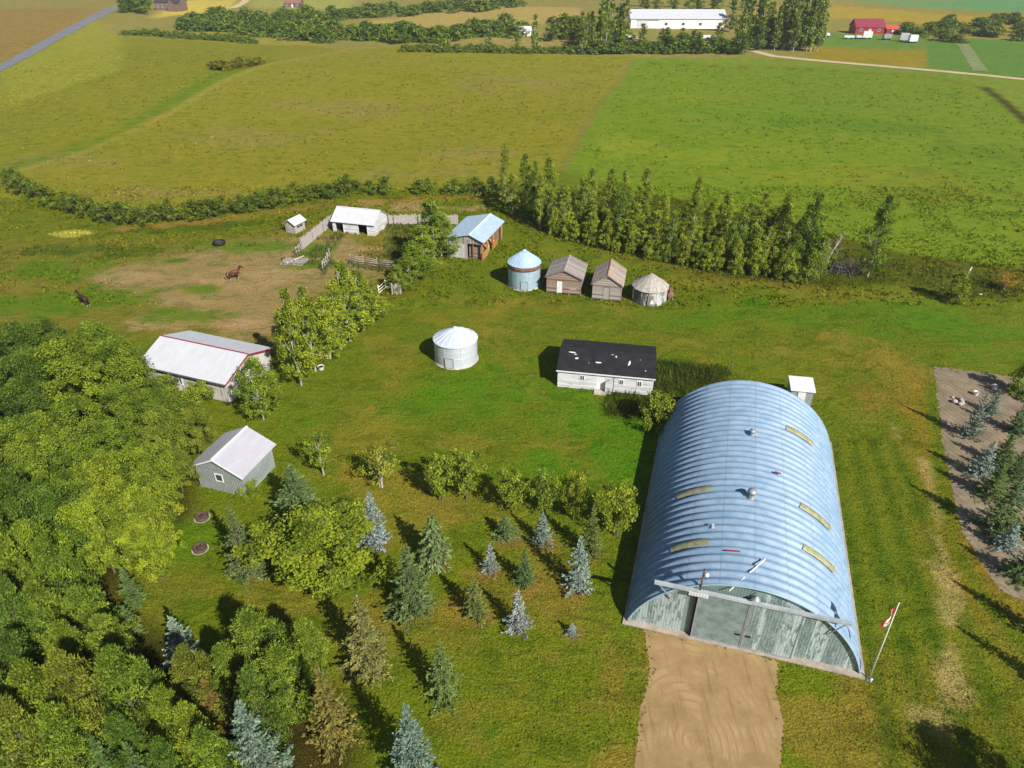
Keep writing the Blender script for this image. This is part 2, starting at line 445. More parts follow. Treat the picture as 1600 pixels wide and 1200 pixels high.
# rough grass below the hedge, pasture, pens
field([(-60, 300), (60, 318), (190, 352), (330, 342), (560, 306), (770, 300), (790, 330), (620, 330), (480, 352), (330, 380), (120, 380), (-80, 400)], (112, 120, 24), 1.5, 1.2)
field([(-80, 380), (330, 372), (480, 352), (600, 330), (690, 345), (700, 400), (620, 460), (500, 480), (420, 560), (330, 540), (180, 520), (-80, 520)], (124, 120, 40), 2.5, 1.8)
field([(150, 425), (330, 385), (430, 372), (525, 372), (640, 400), (610, 440), (560, 430), (480, 470), (440, 525), (380, 530), (300, 500), (170, 450)], (158, 136, 84), 1.6, 2.2, .85, 2.0)
for px_, py_, rx_, ry_ in [(420, 430, 7, 4), (560, 392, 5, 2.5), (330, 440, 6, 2.6), (210, 432, 5, 2.2), (390, 505, 5, 3), (290, 470, 6, 2.5), (455, 400, 5, 2), (680, 325, 8, 2), (640, 318, 8, 2), (250, 500, 5, 3)]:
    patch(px_, py_, rx_, ry_, (174, 148, 98), .7, 2.0)
for px_, py_, rx_, ry_ in [(385, 388, 9, 3), (265, 408, 4, 1.5), (300, 452, 4, 2.4), (150, 470, 13, 4), (300, 490, 8, 2.4), (60, 420, 9, 4), (490, 395, 4, 3), (30, 480, 8, 4), (480, 412, 5, 2)]:
    patch(px_, py_, rx_, ry_, (96, 124, 22), .85, 1.8)
patch(110, 365, 3.5, 1.5, (196, 188, 84), .8)
for px_, py_, rx_, ry_ in [(280, 355, 10, 2), (140, 390, 12, 2.5), (400, 350, 8, 2)]:
    patch(px_, py_, rx_, ry_, (82, 100, 20), .8, 2.0)
stripe([(190, 356), (330, 346), (500, 322), (640, 312), (780, 306)], 1.3, (150, 124, 52), 1.2, .8, 1.4)
# the yard
LUSH = (86, 128, 16)
for px_, py_, rx_, ry_, a in [(900, 650, 9, 7, .8), (960, 690, 6, 8, .9), (760, 600, 7, 5, .6), (1150, 490, 9, 4, .7), (1500, 520, 12, 4, .8), (1560, 560, 7, 3, .8), (720, 640, 6, 5, .5), (640, 640, 4, 3, .5), (1060, 500, 6, 3, .5), (870, 720, 6, 3, .7), (300, 850, 3, 2.4, .7), (1180, 470, 3, 1.4, .9), (470, 660, 4, 3, .4), (1400, 490, 9, 3, .6), (990, 740, 3, 5, .8)]:
    patch(px_, py_, rx_, ry_, LUSH, a * .8, 1.8)
for px_, py_, rx_, ry_, a in [(900, 480, 13, 3, .7), (760, 490, 7, 5, .6), (610, 560, 4, 6, .6), (1240, 560, 12, 4, .7), (1400, 580, 7, 6, .8), (560, 680, 5, 3, .5), (700, 690, 6, 2, .5), (1100, 440, 12, 2, .5), (840, 390, 5, 3, .5), (1280, 460, 8, 2, .5), (600, 790, 5, 4, .7), (640, 760, 4, 2.5, .6), (550, 660, 3, 2, .4)]:
    patch(px_, py_, rx_, ry_, (140, 128, 42), a * .85, 2.2)
for px_, py_, rx_, ry_, a in [(650, 1000, 5, 3, .7), (860, 960, 5, 4, .6), (560, 1010, 4, 4, .6), (820, 1080, 7, 5, .45), (940, 1080, 3, 6, .7), (960, 1170, 2, 5, .7), (700, 1120, 5, 3, .6), (880, 880, 3, 3, .5), (740, 780, 3, 2, .7), (250, 930, 4, 3, .6), (430, 930, 4, 2, .8), (1400, 1130, 6, 4, .6), (1300, 1120, 3, 2, .6), (1560, 1000, 3, 5, .7), (790, 900, 2, 2, .5)]:
    patch(px_, py_, rx_, ry_, (132, 120, 42), a * .62, 2.4)
for bx_, by_ in [(388, 902), (588, 852), (680, 880), (645, 958), (766, 892), (820, 912), (847, 848), (790, 840), (902, 920), (922, 868), (742, 962), (809, 982), (893, 991), (577, 1048), (694, 1090), (650, 1215), (524, 1160)]:
    patch(bx_ + 3, by_ + 3, 1.0, .8, (142, 112, 58), .65, 1.2)
for tr in ([(640, 480), (760, 520), (860, 640), (900, 740)], [(700, 470), (830, 500), (1000, 520), (1200, 560), (1330, 640)], [(620, 660), (760, 690), (900, 700), (985, 800), (1000, 980)]):
    for dx_ in (-9, 9):
        stripe([(a + dx_, b) for a, b in tr], .16, (136, 126, 40), .3, .45, .5)
for px_, py_, rx_, ry_, a in [(1280, 590, 6, 4, .6), (1380, 620, 4, 6, .7), (1180, 555, 6, 2, .6), (1420, 700, 2, 6, .6), (860, 1030, 4, 3, .5), (960, 1100, 2.5, 5, .6), (1290, 1130, 3, 2, .5), (1370, 1080, 3, 2, .4), (700, 960, 3, 2, .4), (600, 960, 2, 2, .4), (1520, 900, 2, 5, .5), (1010, 1010, 1.5, 1.5, .5), (760, 940, 3, 2, .4)]:
    patch(px_, py_, rx_, ry_, (138, 122, 42), a, 2.4)
# mown lanes east of the big shed
for k, off in enumerate((0, 22, 46, 70, 95, 120, 145, 172)):
    c = (72, 98, 14) if k % 2 == 0 else (112, 118, 24)
    stripe([(1306 + off * .62, 690), (1322 + off * .8, 800), (1345 + off, 930), (1372 + off * 1.15, 1060), (1400 + off * 1.3, 1200)], .5, c, .4, .6, .35)
stripe([(1430, 600), (1447, 700), (1490, 820), (1545, 940)], 1.6, (146, 120, 36), 1.4, .6, 1.4)
for a_, b_ in (((1375, 640), (1440, 720)), ((1440, 720), (1462, 800)), ((1462, 800), (1478, 905)), ((1478, 920), (1492, 1060)), ((1440, 1120), (1500, 1080))):
    stripe([a_, b_], .35, (176, 156, 92), .5, .65, 2.4)
stripe([(1600, 1010), (1540, 940), (1490, 850), (1468, 740), (1455, 600)], .5, (88, 116, 14), .6, .7, .5)
# litter under the woods and along the belt
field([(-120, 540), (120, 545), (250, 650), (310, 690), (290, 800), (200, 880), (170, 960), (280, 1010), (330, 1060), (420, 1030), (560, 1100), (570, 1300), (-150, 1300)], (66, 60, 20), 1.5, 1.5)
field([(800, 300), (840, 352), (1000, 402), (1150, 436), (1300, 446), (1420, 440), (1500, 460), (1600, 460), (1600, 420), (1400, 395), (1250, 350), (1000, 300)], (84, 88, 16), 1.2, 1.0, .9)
field([(1400, 405), (1640, 420), (1640, 470), (1480, 462), (1400, 440)], (104, 108, 26), 1.2, 1, .7)
field([(1028, 562), (1142, 575), (1140, 632), (1040, 660), (946, 650), (946, 612)], (64, 78, 14), .7, .5, .95)
field([(560, 395), (650, 388), (690, 395), (640, 460), (600, 470), (600, 420)], (104, 104, 18), 1, 1, .8)
stripe([(800, 340), (850, 362), (960, 398), (1100, 432), (1300, 452)], 1.0, (118, 98, 34), 1.0, .5, .8)

me = bpy.data.meshes.new('ground')
nx, ny = SH[1], SH[0]
me.vertices.add(nx * ny)
me.vertices.foreach_set('co', np.stack([X, Y, Z], 1).astype(np.float32).ravel())
ii, jj = np.meshgrid(np.arange(nx - 1), np.arange(ny - 1)); a = (jj * nx + ii).ravel()
quads = np.stack([a, a + 1, a + nx + 1, a + nx], 1)
me.loops.add(quads.size); me.polygons.add(len(quads))
me.loops.foreach_set('vertex_index', quads.ravel().astype(np.int32))
me.polygons.foreach_set('loop_start', np.arange(0, quads.size, 4, dtype=np.int32))
me.polygons.foreach_set('loop_total', np.full(len(quads), 4, dtype=np.int32))
me.polygons.foreach_set('use_smooth', np.ones(len(quads), bool))
me.update(); me.validate()
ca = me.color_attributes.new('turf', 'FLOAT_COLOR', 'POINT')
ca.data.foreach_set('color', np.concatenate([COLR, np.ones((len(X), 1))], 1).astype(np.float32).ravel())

def mat_ground():
    t = NT('prairie_turf')
    at = t.n('ShaderNodeAttribute'); at.attribute_name = 'turf'
    g = t.geo()
    flat = t.mapping(g, (1, 1, 0))
    n0 = t.noise(flat, .045, 4, .6); n1 = t.noise(flat, .35, 5, .65, .4); n2 = t.noise(flat, 1.6, 4, .65); n3 = t.noise(flat, 7.0, 3, .7)
    st = t.noise(t.mapping(g, (.45, 1.5, 0), (0, 0, .25)), 1.3, 4, .7)
    c = at.outputs['Color']
    tus = t.noise(t.mapping(g, (.55, 1.0, 0), (0, 0, .15)), .55, 3, .62, 1.0)      # tussocks a couple of metres across
    n4 = t.noise(flat, 2.6, 4, .75, .3)
    c = t.mix(t.ramp(n0, .40, .66, 0, .5), c, t.mix(1.0, c, (1.18, 1.06, 1.2), 'MULTIPLY'))
    c = t.mix(t.ramp(n1, .46, .70, 0, .6), c, t.mix(1.0, c, (1.28, 1.16, 1.4), 'MULTIPLY'))
    c = t.mix(t.ramp(n1, .48, .30, 0, .6), c, t.mix(1.0, c, (.62, .94, .7), 'MULTIPLY'))
    c = t.mix(t.ramp(n4, .50, .66, 0, .55), c, t.mix(1.0, c, (1.42, 1.34, 1.7), 'MULTIPLY'))
    c = t.mix(t.ramp(n4, .46, .34, 0, .55), c, t.mix(1.0, c, (.60, .70, .62), 'MULTIPLY'))
    c = t.mix(t.ramp(tus, .53, .62, 0, .75), c, t.mix(1.0, c, (.62, .74, .6), 'MULTIPLY'))
    c = t.mix(t.ramp(st, .50, .30, 0, .5), c, t.mix(1.0, c, (.66, .74, .6), 'MULTIPLY'))
    k = t.ramp(n3, .3, .75, .55, 1.4)
    kk = t.n('ShaderNodeCombineColor'); [t.l(k, kk.inputs[i]) for i in range(3)]
    c = t.mix(1.0, c, kk.outputs[0], 'MULTIPLY')
    h = t.math('ADD', t.math('MULTIPLY', n3, .5), t.math('ADD', t.math('MULTIPLY', tus, 1.2), n4))
    t.bsdf(c, .95, 0, t.bump(h, .8, .25), .05)
    return t.m
me.materials.append(mat_ground())
ground = bpy.data.objects.new('ground', me); COL.objects.link(ground); tag(ground, kind='structure')

def drape_sheet(name, poly, mat, lift=.02, cell=.5, ragged=.35, seed=3):
    """flat sheet covering a world polygon with a ragged rim, lying on the terrain"""
    import bmesh
    pts = []
    r = random.Random(seed)
    for a, b in zip(poly, poly[1:] + poly[:1]):
        n = max(1, int(math.hypot(b[0] - a[0], b[1] - a[1]) / cell))
        nxn, nyn = -(b[1] - a[1]), b[0] - a[0]; L = math.hypot(nxn, nyn) or 1
        for i in range(n):
            t = i / n; o = r.uniform(-1, 1) * ragged * (1 if i else .3)
            pts.append((a[0] + (b[0] - a[0]) * t + nxn / L * o, a[1] + (b[1] - a[1]) * t + nyn / L * o))
    bm = bmesh.new()
    f = bm.faces.new([bm.verts.new((x, y, float(terrain(x, y)) + lift)) for x, y in pts])
    bmesh.ops.triangulate(bm, faces=[f]); bmesh.ops.recalc_face_normals(bm, faces=bm.faces)
    if sum(q.normal.z for q in bm.faces) < 0: bmesh.ops.reverse_faces(bm, faces=bm.faces)
    m2 = bpy.data.meshes.new(name); bm.to_mesh(m2); bm.free(); m2.materials.append(mat)
    o = bpy.data.objects.new(name, m2); COL.objects.link(o); return tag(o, kind='structure')

def ribbon(name, pix, w, mat, lift=.06, step=3.0):
    """road strip draped over the terrain"""
    P = [Vector((*G(*p), 0)) for p in pix]; pts = [P[0]]
    for a, b in zip(P[:-1], P[1:]):
        n = max(1, int((b - a).length / step))
        pts += [a.lerp(b, (i + 1) / n) for i in range(n)]
    vs = []; fs = []
    for i, p in enumerate(pts):
        d = (pts[min(i + 1, len(pts) - 1)] - pts[max(i - 1, 0)]).normalized(); nrm = Vector((-d.y, d.x, 0))
        for s in (-1, -.33, .33, 1):
            q = p + nrm * (s * w / 2 * (1 + .08 * math.sin(i * 1.7 + s)))
            vs.append((q.x, q.y, float(terrain(q.x, q.y)) + lift + (.03 if abs(s) < .5 else 0)))
    for i in range(len(pts) - 1):
        for k in range(3): fs.append((i * 4 + k, i * 4 + k + 1, i * 4 + k + 5, i * 4 + k + 4))
    m = MB().add(vs, fs, True); o = m.build(name, mat); return tag(o, kind='structure')

def mat_dirt():
    t = NT('packed_dirt'); g = t.geo()
    cx, cy = G(1085, 1160)
    v = t.mapping(g, (1, 1, 0), (0, 0, 0), (-cx, -cy, 0))
    n1 = t.noise(g, .5, 5, .65); n2 = t.noise(g, 5, 4, .7); n3 = t.noise(g, 22, 3, .7)
    rings = t.ramp(t.wave(t.mapping(v, (1.1, .8, 1)), .62, 'Z', 'SIN', 1.2, 'RINGS', .6), .62, .95)
    fadeout = t.ramp(t.noise(g, .5, 4, .65), .46, .68)
    r = t.math('MULTIPLY', rings, fadeout)
    c = t.mix(t.ramp(n1, .35, .7), lin(164, 136, 94, .74), lin(192, 162, 116, .74))
    c = t.mix(t.ramp(n2, .55, .8, 0, .6), c, lin(212, 184, 138, .7))
    c = t.mix(t.math('MULTIPLY', r, .3), c, lin(112, 82, 44, .6))
    c = t.mix(t.ramp(t.noise(g, 1.4, 6, .75), .62, .75, 0, .5), c, lin(104, 78, 44, .6))
    trk = t.noise(t.mapping(g, (3.2, .22, 0), (0, 0, .28)), 1.0, 4, .65)
    c = t.mix(t.ramp(trk, .52, .68, 0, .38), c, lin(128, 98, 60, .76))
    c = t.mix(t.ramp(n3, .58, .72, 0, .4), c, lin(122, 98, 66, .76))
    t.bsdf(c, .95, 0, t.bump(t.math('ADD', t.math('MULTIPLY', r, .18), t.math('MULTIPLY', n3, .8)), .5, .05), .1)
    return t.m
def mat_garden():
    t = NT('garden_soil'); g = t.geo()
    n1 = t.noise(g, .6, 5, .65); n2 = t.noise(g, 6, 4, .7)
    fur = t.wave(t.mapping(g, (1, 1, 0), (0, 0, -.28)), .55, 'X', 'SIN', 1.5, 'BANDS', .6)
    c = t.mix(t.ramp(n1, .3, .7), lin(126, 112, 92, .8), lin(160, 144, 120, .8))
    c = t.mix(t.ramp(n2, .5, .8, 0, .5), c, lin(176, 160, 136, .8))
    c = t.mix(t.math('MULTIPLY', fur, .14), c, lin(110, 88, 60, .62))
    c = t.mix(t.ramp(t.noise(g, 1.1, 5, .7), .6, .7, 0, .55), c, lin(120, 112, 40, .6))
    t.bsdf(c, .95, 0, t.bump(t.math('ADD', n2, fur), .5, .08), .1)
    return t.m
M['dirt'] = mat_dirt(); M['soil'] = mat_garden()
M['gravel'] = mat_plain('pale_gravel', lin(206, 184, 148, .8), .95, 0, .15, .4)
M['asphalt'] = mat_plain('grey_asphalt', (.17, .17, .18), .9, 0, .2, .3)
drape_sheet('driveway', [G(*p) for p in [(1006, 984), (1090, 1000), (1216, 1034), (1212, 1080), (1224, 1130), (1219, 1200), (1240, 1330), (980, 1330), (992, 1200), (1000, 1110), (1016, 1050)]], M['dirt'], .012, .13, .10)
drape_sheet('garden_bed', [G(*p) for p in [(1459, 573), (1530, 581), (1640, 598), (1760, 620), (1800, 1000), (1640, 960), (1560, 920), (1502, 830), (1474, 700)]], M['soil'], .012, .2, .16, 8)
ribbon('gravel_road', [(1168, 76), (1185, 82), (1210, 88), (1270, 94), (1420, 107), (1600, 124), (1900, 152)], 3.6, M['gravel'])
ribbon('highway', [(-300, 236), (0, 106), (70, 68), (150, 26), (185, 10)], 7, M['asphalt'], .08)
ribbon('far_lane', [(340, 14), (366, 12), (378, 6), (384, 1), (372, -6)], 5, M['gravel'], .12)
ribbon('field_track', [(1503, 68), (1512, 80), (1522, 96), (1532, 111)], 4.5, mat_plain('pale_track', lin(140, 150, 90, .66), .95, 0, .3, .5), .05)

# ================================================================== QUONSET SHED
def quonset():
    fl, fr = G(978, 971), G(1345, 1055)
    rz = math.atan2(fr[1] - fl[1], fr[0] - fl[0]); W = math.hypot(fr[0] - fl[0], fr[1] - fl[1]); L = 26.05
    R, zc = 8.143, -2.235; am = math.asin(W / 2 / R)
    root = empty('quonset_shed', (fl[0], fl[1], 0), rz, 'huge arched shed of ribbed blue-grey steel with peeling green front doors', 'shed')
    def arc(a, off=0): return (W / 2 + (R + off) * math.sin(a), zc + (R + off) * math.cos(a))
    # ribbed shell
    nrib = 35; pitch = L / nrib; prof = [(0, .0), (.16, .0), (.28, .13), (.40, .20), (.60, .20), (.72, .13), (.84, .0)]
    rows = [(k * pitch + u * pitch, d) for k in range(nrib) for u, d in prof] + [(L, 0)]
    na = 60; vsq = []; fs = []
    for l, d in rows:
        for i in range(na + 1):
            a = -am + 2 * am * i / na; x, z = arc(a, d - .06); vsq.append((x, l, z))
    for j in range(len(rows) - 1):
        for i in range(na):
            q = j * (na + 1) + i; fs.append((q, q + 1, q + na + 2, q + na + 1))
    t = NT('ribbed_quonset_steel'); c = t.coord()
    st = t.noise(t.mapping(c, (.6, .9, .6)), 1.4, 5, .65)
    base = t.mix(t.ramp(st, .3, .7), (.165, .275, .405), (.275, .375, .49))
    base = t.mix(t.ramp(t.noise(t.mapping(c, (.35, 3, .35)), 1.0, 4, .7), .5, .75, 0, .4), base, (.15, .25, .37))
    base = t.mix(t.ramp(t.noise(c, .7, 6, .75), .62, .78, 0, .3), base, (.34, .40, .50))
    sx_ = t.n('ShaderNodeSeparateXYZ'); t.l(c, sx_.inputs[0])
    ang = t.math('ARCTAN2', t.math('SUBTRACT', sx_.outputs[0], W / 2), t.math('ADD', sx_.outputs[2], -zc))
    aq = t.math('DIVIDE', ang, .27); fr_ = t.math('FRACT', aq); lq = t.math('FLOOR', t.math('DIVIDE', sx_.outputs[1], pitch))
    wn_ = t.n('ShaderNodeTexWhiteNoise'); wn_.noise_dimensions = '2D'
    cv = t.n('ShaderNodeCombineXYZ'); t.l(t.math('FLOOR', aq), cv.inputs[0]); t.l(lq, cv.inputs[1]); t.l(cv.outputs[0], wn_.inputs['Vector'])
    base = t.mix(t.math('MULTIPLY', wn_.outputs[0], .30), base, (.21, .29, .38))                       # panels age unevenly
    seam = t.ramp(t.math('ABSOLUTE', t.math('SUBTRACT', fr_, .5)), .47, .495, 0, .45)
    base = t.mix(seam, base, (.13, .17, .22))
    run = t.ramp(t.noise(t.mapping(c, (.5, 5, .5)), 1.1, 5, .75), .64, .74, 0, .35)
    base = t.mix(run, base, (.40, .40, .40))
    t.bsdf(base, .5, .0, t.bump(t.noise(c, 1.6, 3), .12, .08), .4)
    shell = MB().add(vsq, fs, True).build('arched_roof', t.m, root)
    # skylight strips: (angle range, length station)
    for a0, a1, l in ((18.6, 38, 19.7), (24, 45.5, 9.75), (24, 44.7, 5.25), (-42.5, -22.4, 9.8), (-41.8, -21.6, 4.05)):
        vv = []; n = 10
        l = (round(l / pitch - .5) + .5) * pitch
        for i in range(n + 1):
            a = math.radians(a0 + (a1 - a0) * i / n)
            for off, dl in ((.04, -.32), (.185, -.17), (.185, .17), (.04, .32)):
                x, z = arc(a, off); vv.append((x, l + dl, z))
        ff = [(i * 4 + k, i * 4 + k + 1, i * 4 + k + 5, i * 4 + k + 4) for i in range(n) for k in range(3)]
        MB().add(vv, ff, True).build('skylight', M['skylight'], shell)
    # small loose patches on the roof
    for a, l, w_, d_, mm in ((-20, 5.5, .18, .5, 'white_trim'), (-10, 3.0, .9, .12, 'red_trim'), (12, 12.6, .5, .16, 'red_trim')):
        x, z = arc(math.radians(a), .175); q = Matrix.Translation((x, l, z)) @ Matrix.Rotation(math.radians(a), 4, 'Y')
        MB().box(-w_ / 2, w_ / 2, -d_ / 2, d_ / 2, 0, .03, q).build('patch', M[mm], shell)
    # turbine vents on the ridge
    for l, s in ((17.2, .75), (9.1, 1.0)):
        x, z = arc(math.radians(-2), .02)
        q = Matrix.Translation((x, l, z - .05))
        v = MB().lathe([(.30 * s, 0), (.24 * s, .1), (.2 * s, .3 * s)], 16, q).lathe([(.34 * s, .3 * s), (.36 * s, .33 * s), (.34 * s, .36 * s)], 16, q)
        v.lathe([(.2 * s, .36 * s), (.33 * s, .46 * s), (.36 * s, .58 * s), (.3 * s, .70 * s), (.12 * s, .78 * s), (.001, .80 * s)], 16, q)
        for k in range(12):
            b = 2 * PI * k / 12
            v.bar((x + .3 * s * math.cos(b), l + .3 * s * math.sin(b), z + .33 * s), (x + .3 * s * math.cos(b + .5), l + .3 * s * math.sin(b + .5), z + .62 * s), .03)
        v.build('turbine_vent', M['steel'], root)
    # end walls
    def wall_poly(shrink=.1, n=40):
        return [arc(-am + 2 * am * i / n, -shrink) for i in range(n + 1)]
    t = NT('peeling_green_tin'); c = t.coord()
    sepx = t.n('ShaderNodeSeparateXYZ'); t.l(c, sepx.inputs[0])
    corr = t.wave(c, 1.6, 'X', 'SIN')
    cell = t.math('FLOOR', t.math('MULTIPLY', sepx.outputs[0], 2.9)); wn = t.n('ShaderNodeTexWhiteNoise'); wn.noise_dimensions = '1D'; t.l(cell, wn.inputs['W'])
    pn = t.noise(t.mapping(c, (2.6, 1, .55)), 2.6, 6, .8, .5)
    right = t.ramp(sepx.outputs[0], 7.4, 8.4); left = t.ramp(sepx.outputs[0], 4.4, 3.9)
    zone = t.math('MAXIMUM', right, t.math('MULTIPLY', left, .75))
    pn = t.noise(t.mapping(c, (2.6, 1, .7)), 1.35, 5, .72, .9)
    colon = t.math('MULTIPLY', t.ramp(wn.outputs[0], .42, .50), zone)
    peel = t.math('MULTIPLY', t.ramp(pn, .47, .50), colon)
    edge = t.math('MULTIPLY', t.ramp(t.math('ABSOLUTE', t.math('SUBTRACT', pn, .47)), .03, .01), zone)
    peel = t.math('MAXIMUM', peel, t.math('MULTIPLY', edge, .6))
    g = t.mix(t.ramp(t.noise(c, .8, 5, .6), .3, .7), (.135, .19, .18), (.20, .265, .255))
    g = t.mix(t.ramp(t.noise(t.mapping(c, (4, 1, .5)), 1.2, 4), .55, .7, 0, .5), g, (.11, .17, .13))
    col = t.mix(peel, g, (.42, .50, .50))
    t.bsdf(col, .5, .1, t.bump(t.math('ADD', corr, t.math('MULTIPLY', peel, .4)), .35, .03), .4)
    tin = t.m
    fw = MB().prism(wall_poly(), .20, .28); fw.build('front_wall', tin, root)
    MB().prism(wall_poly(), L - .3, L - .2).build('rear_wall', M['steel'], root)
    # bright flange round the front arch
    fl_ = MB(); n = 48; vv = []
    for i in range(n + 1):
        a = -am + 2 * am * i / n
        for off, y in ((-.10, -.01), (.03, -.01), (.03, .05), (-.10, .19)):
            x, z = arc(a, off); vv.append((x, y, z))
    fl_.add(vv, [(i * 4 + k, i * 4 + (k + 1) % 4, (i + 1) * 4 + (k + 1) % 4, (i + 1) * 4 + k) for i in range(n) for k in range(4)] + [(0, 1, 2, 3), (n * 4, n * 4 + 1, n * 4 + 2, n * 4 + 3)], True)
    fl_.build('arch_flange', mat_plain('pale_flange', (.30, .42, .50), .5, .1, .15), root)
    # two hanging doors
    kx = W / 12.2
    for x0, x1 in ((3.52, 6.10), (6.13, 8.72)):
        d = MB().box(x0 * kx, x1 * kx, -.10, .02, .12, 4.62)
        dd = d.build('sliding_door', tin if x0 > 5 else mat_plain('plain_green_tin', (.185, .245, .24), .5, .1, .35, 1.6), root)
        if x0 < 5: dd['label'] = 'plain grey-green sliding door'
        else: dd['label'] = 'peeling grey-green sliding door'
        e = MB().box(x0 * kx - .02, x0 * kx + .07, -.13, -.101, .12, 4.62).box(x1 * kx - .07, x1 * kx + .0, -.13, -.101, .12, 4.62).box(x0 * kx + .07, x1 * kx - .07, -.125, -.101, .12, .24)
        e.build('edge_strip', M['steel'], dd)
        MB().box(x1 * kx - .5 if x0 < 5 else x0 * kx + .15, x1 * kx - .15 if x0 < 5 else x0 * kx + .5, -.16, -.101, 1.35, 1.47).build('handle', M['dark'], dd)
    MB().box(3.40 * kx, 3.5 * kx, -.06, .19, .1, 4.60).build('door_jamb', M['dark'], root)
    # track beam
    b = MB().box(1.2 * kx, 10.87 * kx, -.22, .0, 4.62, 4.84)
    b.box(1.2 * kx, 10.87 * kx, -.32, -.221, 4.72, 4.92)
    beam = b.build('door_track', mat_plain('galvanized_track', (.46, .52, .55), .45, .3, .25), root)
    MB().box(3.0 * kx, 4.0 * kx, -.35, -.321, 4.45, 4.75).build('bracket', M['white_metal'], beam)
    # braces from the outboard ends back to the arch
    MB().bar((1.4 * kx, -.1, 4.66), (2.2 * kx, .1, 3.2), .08).build('brace', M['steel'], root); MB().bar((10.7 * kx, -.1, 4.66), (10.0 * kx, .1, 3.0), .06).build('brace', M['steel'], root)
    # mast and lamp over the left door
    m = MB().tube([(4.55, -.05, 4.84), (4.55, -.05, 6.75)], .06, 8).box(4.49, 4.61, -.13, .05, 6.1, 6.75)
    ms = m.build('service_mast', M['rust'], root)
    q = Matrix.Translation((4.75, -.1, 6.35))
    MB().lathe([(.001, -.16), (.13, -.1), (.17, 0), (.13, .1), (.001, .16)], 14, q).build('insulator', M['white_trim'], ms)
    q = Matrix.Translation((8.05, -.12, 4.98))
    lb = MB().lathe([(.06, .42), (.10, .38), (.24, .22), (.27, .20)], 14, q).bar((8.05, .2, 5.38), (8.05, -.12, 5.40), .05).build('barn_lamp', M['steel'], root)
    MB().lathe([(.001, .02), (.13, .08), (.15, .2)], 12, q).build('lamp_glass', M['skylight'], lb)
    # loose pole leaning from the front wall up on to the roof, and a wire bracket
    x, z = arc(math.radians(4), .2)
    MB().tube([(6.3, -.25, 5.5), (8.45, 2.5, 6.3)], .05, 8).build('leaning_pole', M['white_trim'], root)
    # foundation
    f = MB().box(-.22, W + .22, -.30, .32, -.1, .115).box(-.18, .06, .321, L + .2, -.1, .24).box(W - .06, W + .20, .321, L + .2, -.1, .24)
    f.box(.061, W - .061, L - .15, L + .2, -.1, .3)
    f.build('foundation', mat_plain('pale_foundation', (.34, .29, .24), .9, 0, .3, 1.2, .3), root)
    return root
quonset()

# ================================================================== BUILDINGS
def frame2(a, b):
    A, B = G(*a), G(*b)
    return (A[0], A[1], 0), math.atan2(B[1] - A[1], B[0] - A[0]), math.hypot(B[0] - A[0], B[1] - A[1])

def window(parent, x0, x1, z0, z1, y=0, axis='X', frame='white_trim', bars=True, out=-1):
    """framed window proud of a wall plane"""
    f = MB(); w = .08
    def bx(a0, a1, b0, b1, d0, d1):
        lo, hi = sorted((y + out * d0, y + out * d1))
        if axis == 'X': f.box(a0, a1, lo, hi, b0, b1)
        else: f.box(lo, hi, a0, a1, b0, b1)
    bx(x0, x0 + w, z0, z1, -.02, .05); bx(x1 - w, x1, z0, z1, -.02, .05)
    bx(x0 + w, x1 - w, z0, z0 + w, -.02, .05); bx(x0 + w, x1 - w, z1 - w, z1, -.02, .05)
    if bars: bx((x0 + x1) / 2 - .025, (x0 + x1) / 2 + .025, z0 + w, z1 - w, -.02, .035)
    fo = f.build('window', M[frame], parent)
    f = MB(); bx(x0 + w, x1 - w, z0 + w, z1 - w, -.02, .012)
    f.build('pane', M['glass'], fo)
    return fo

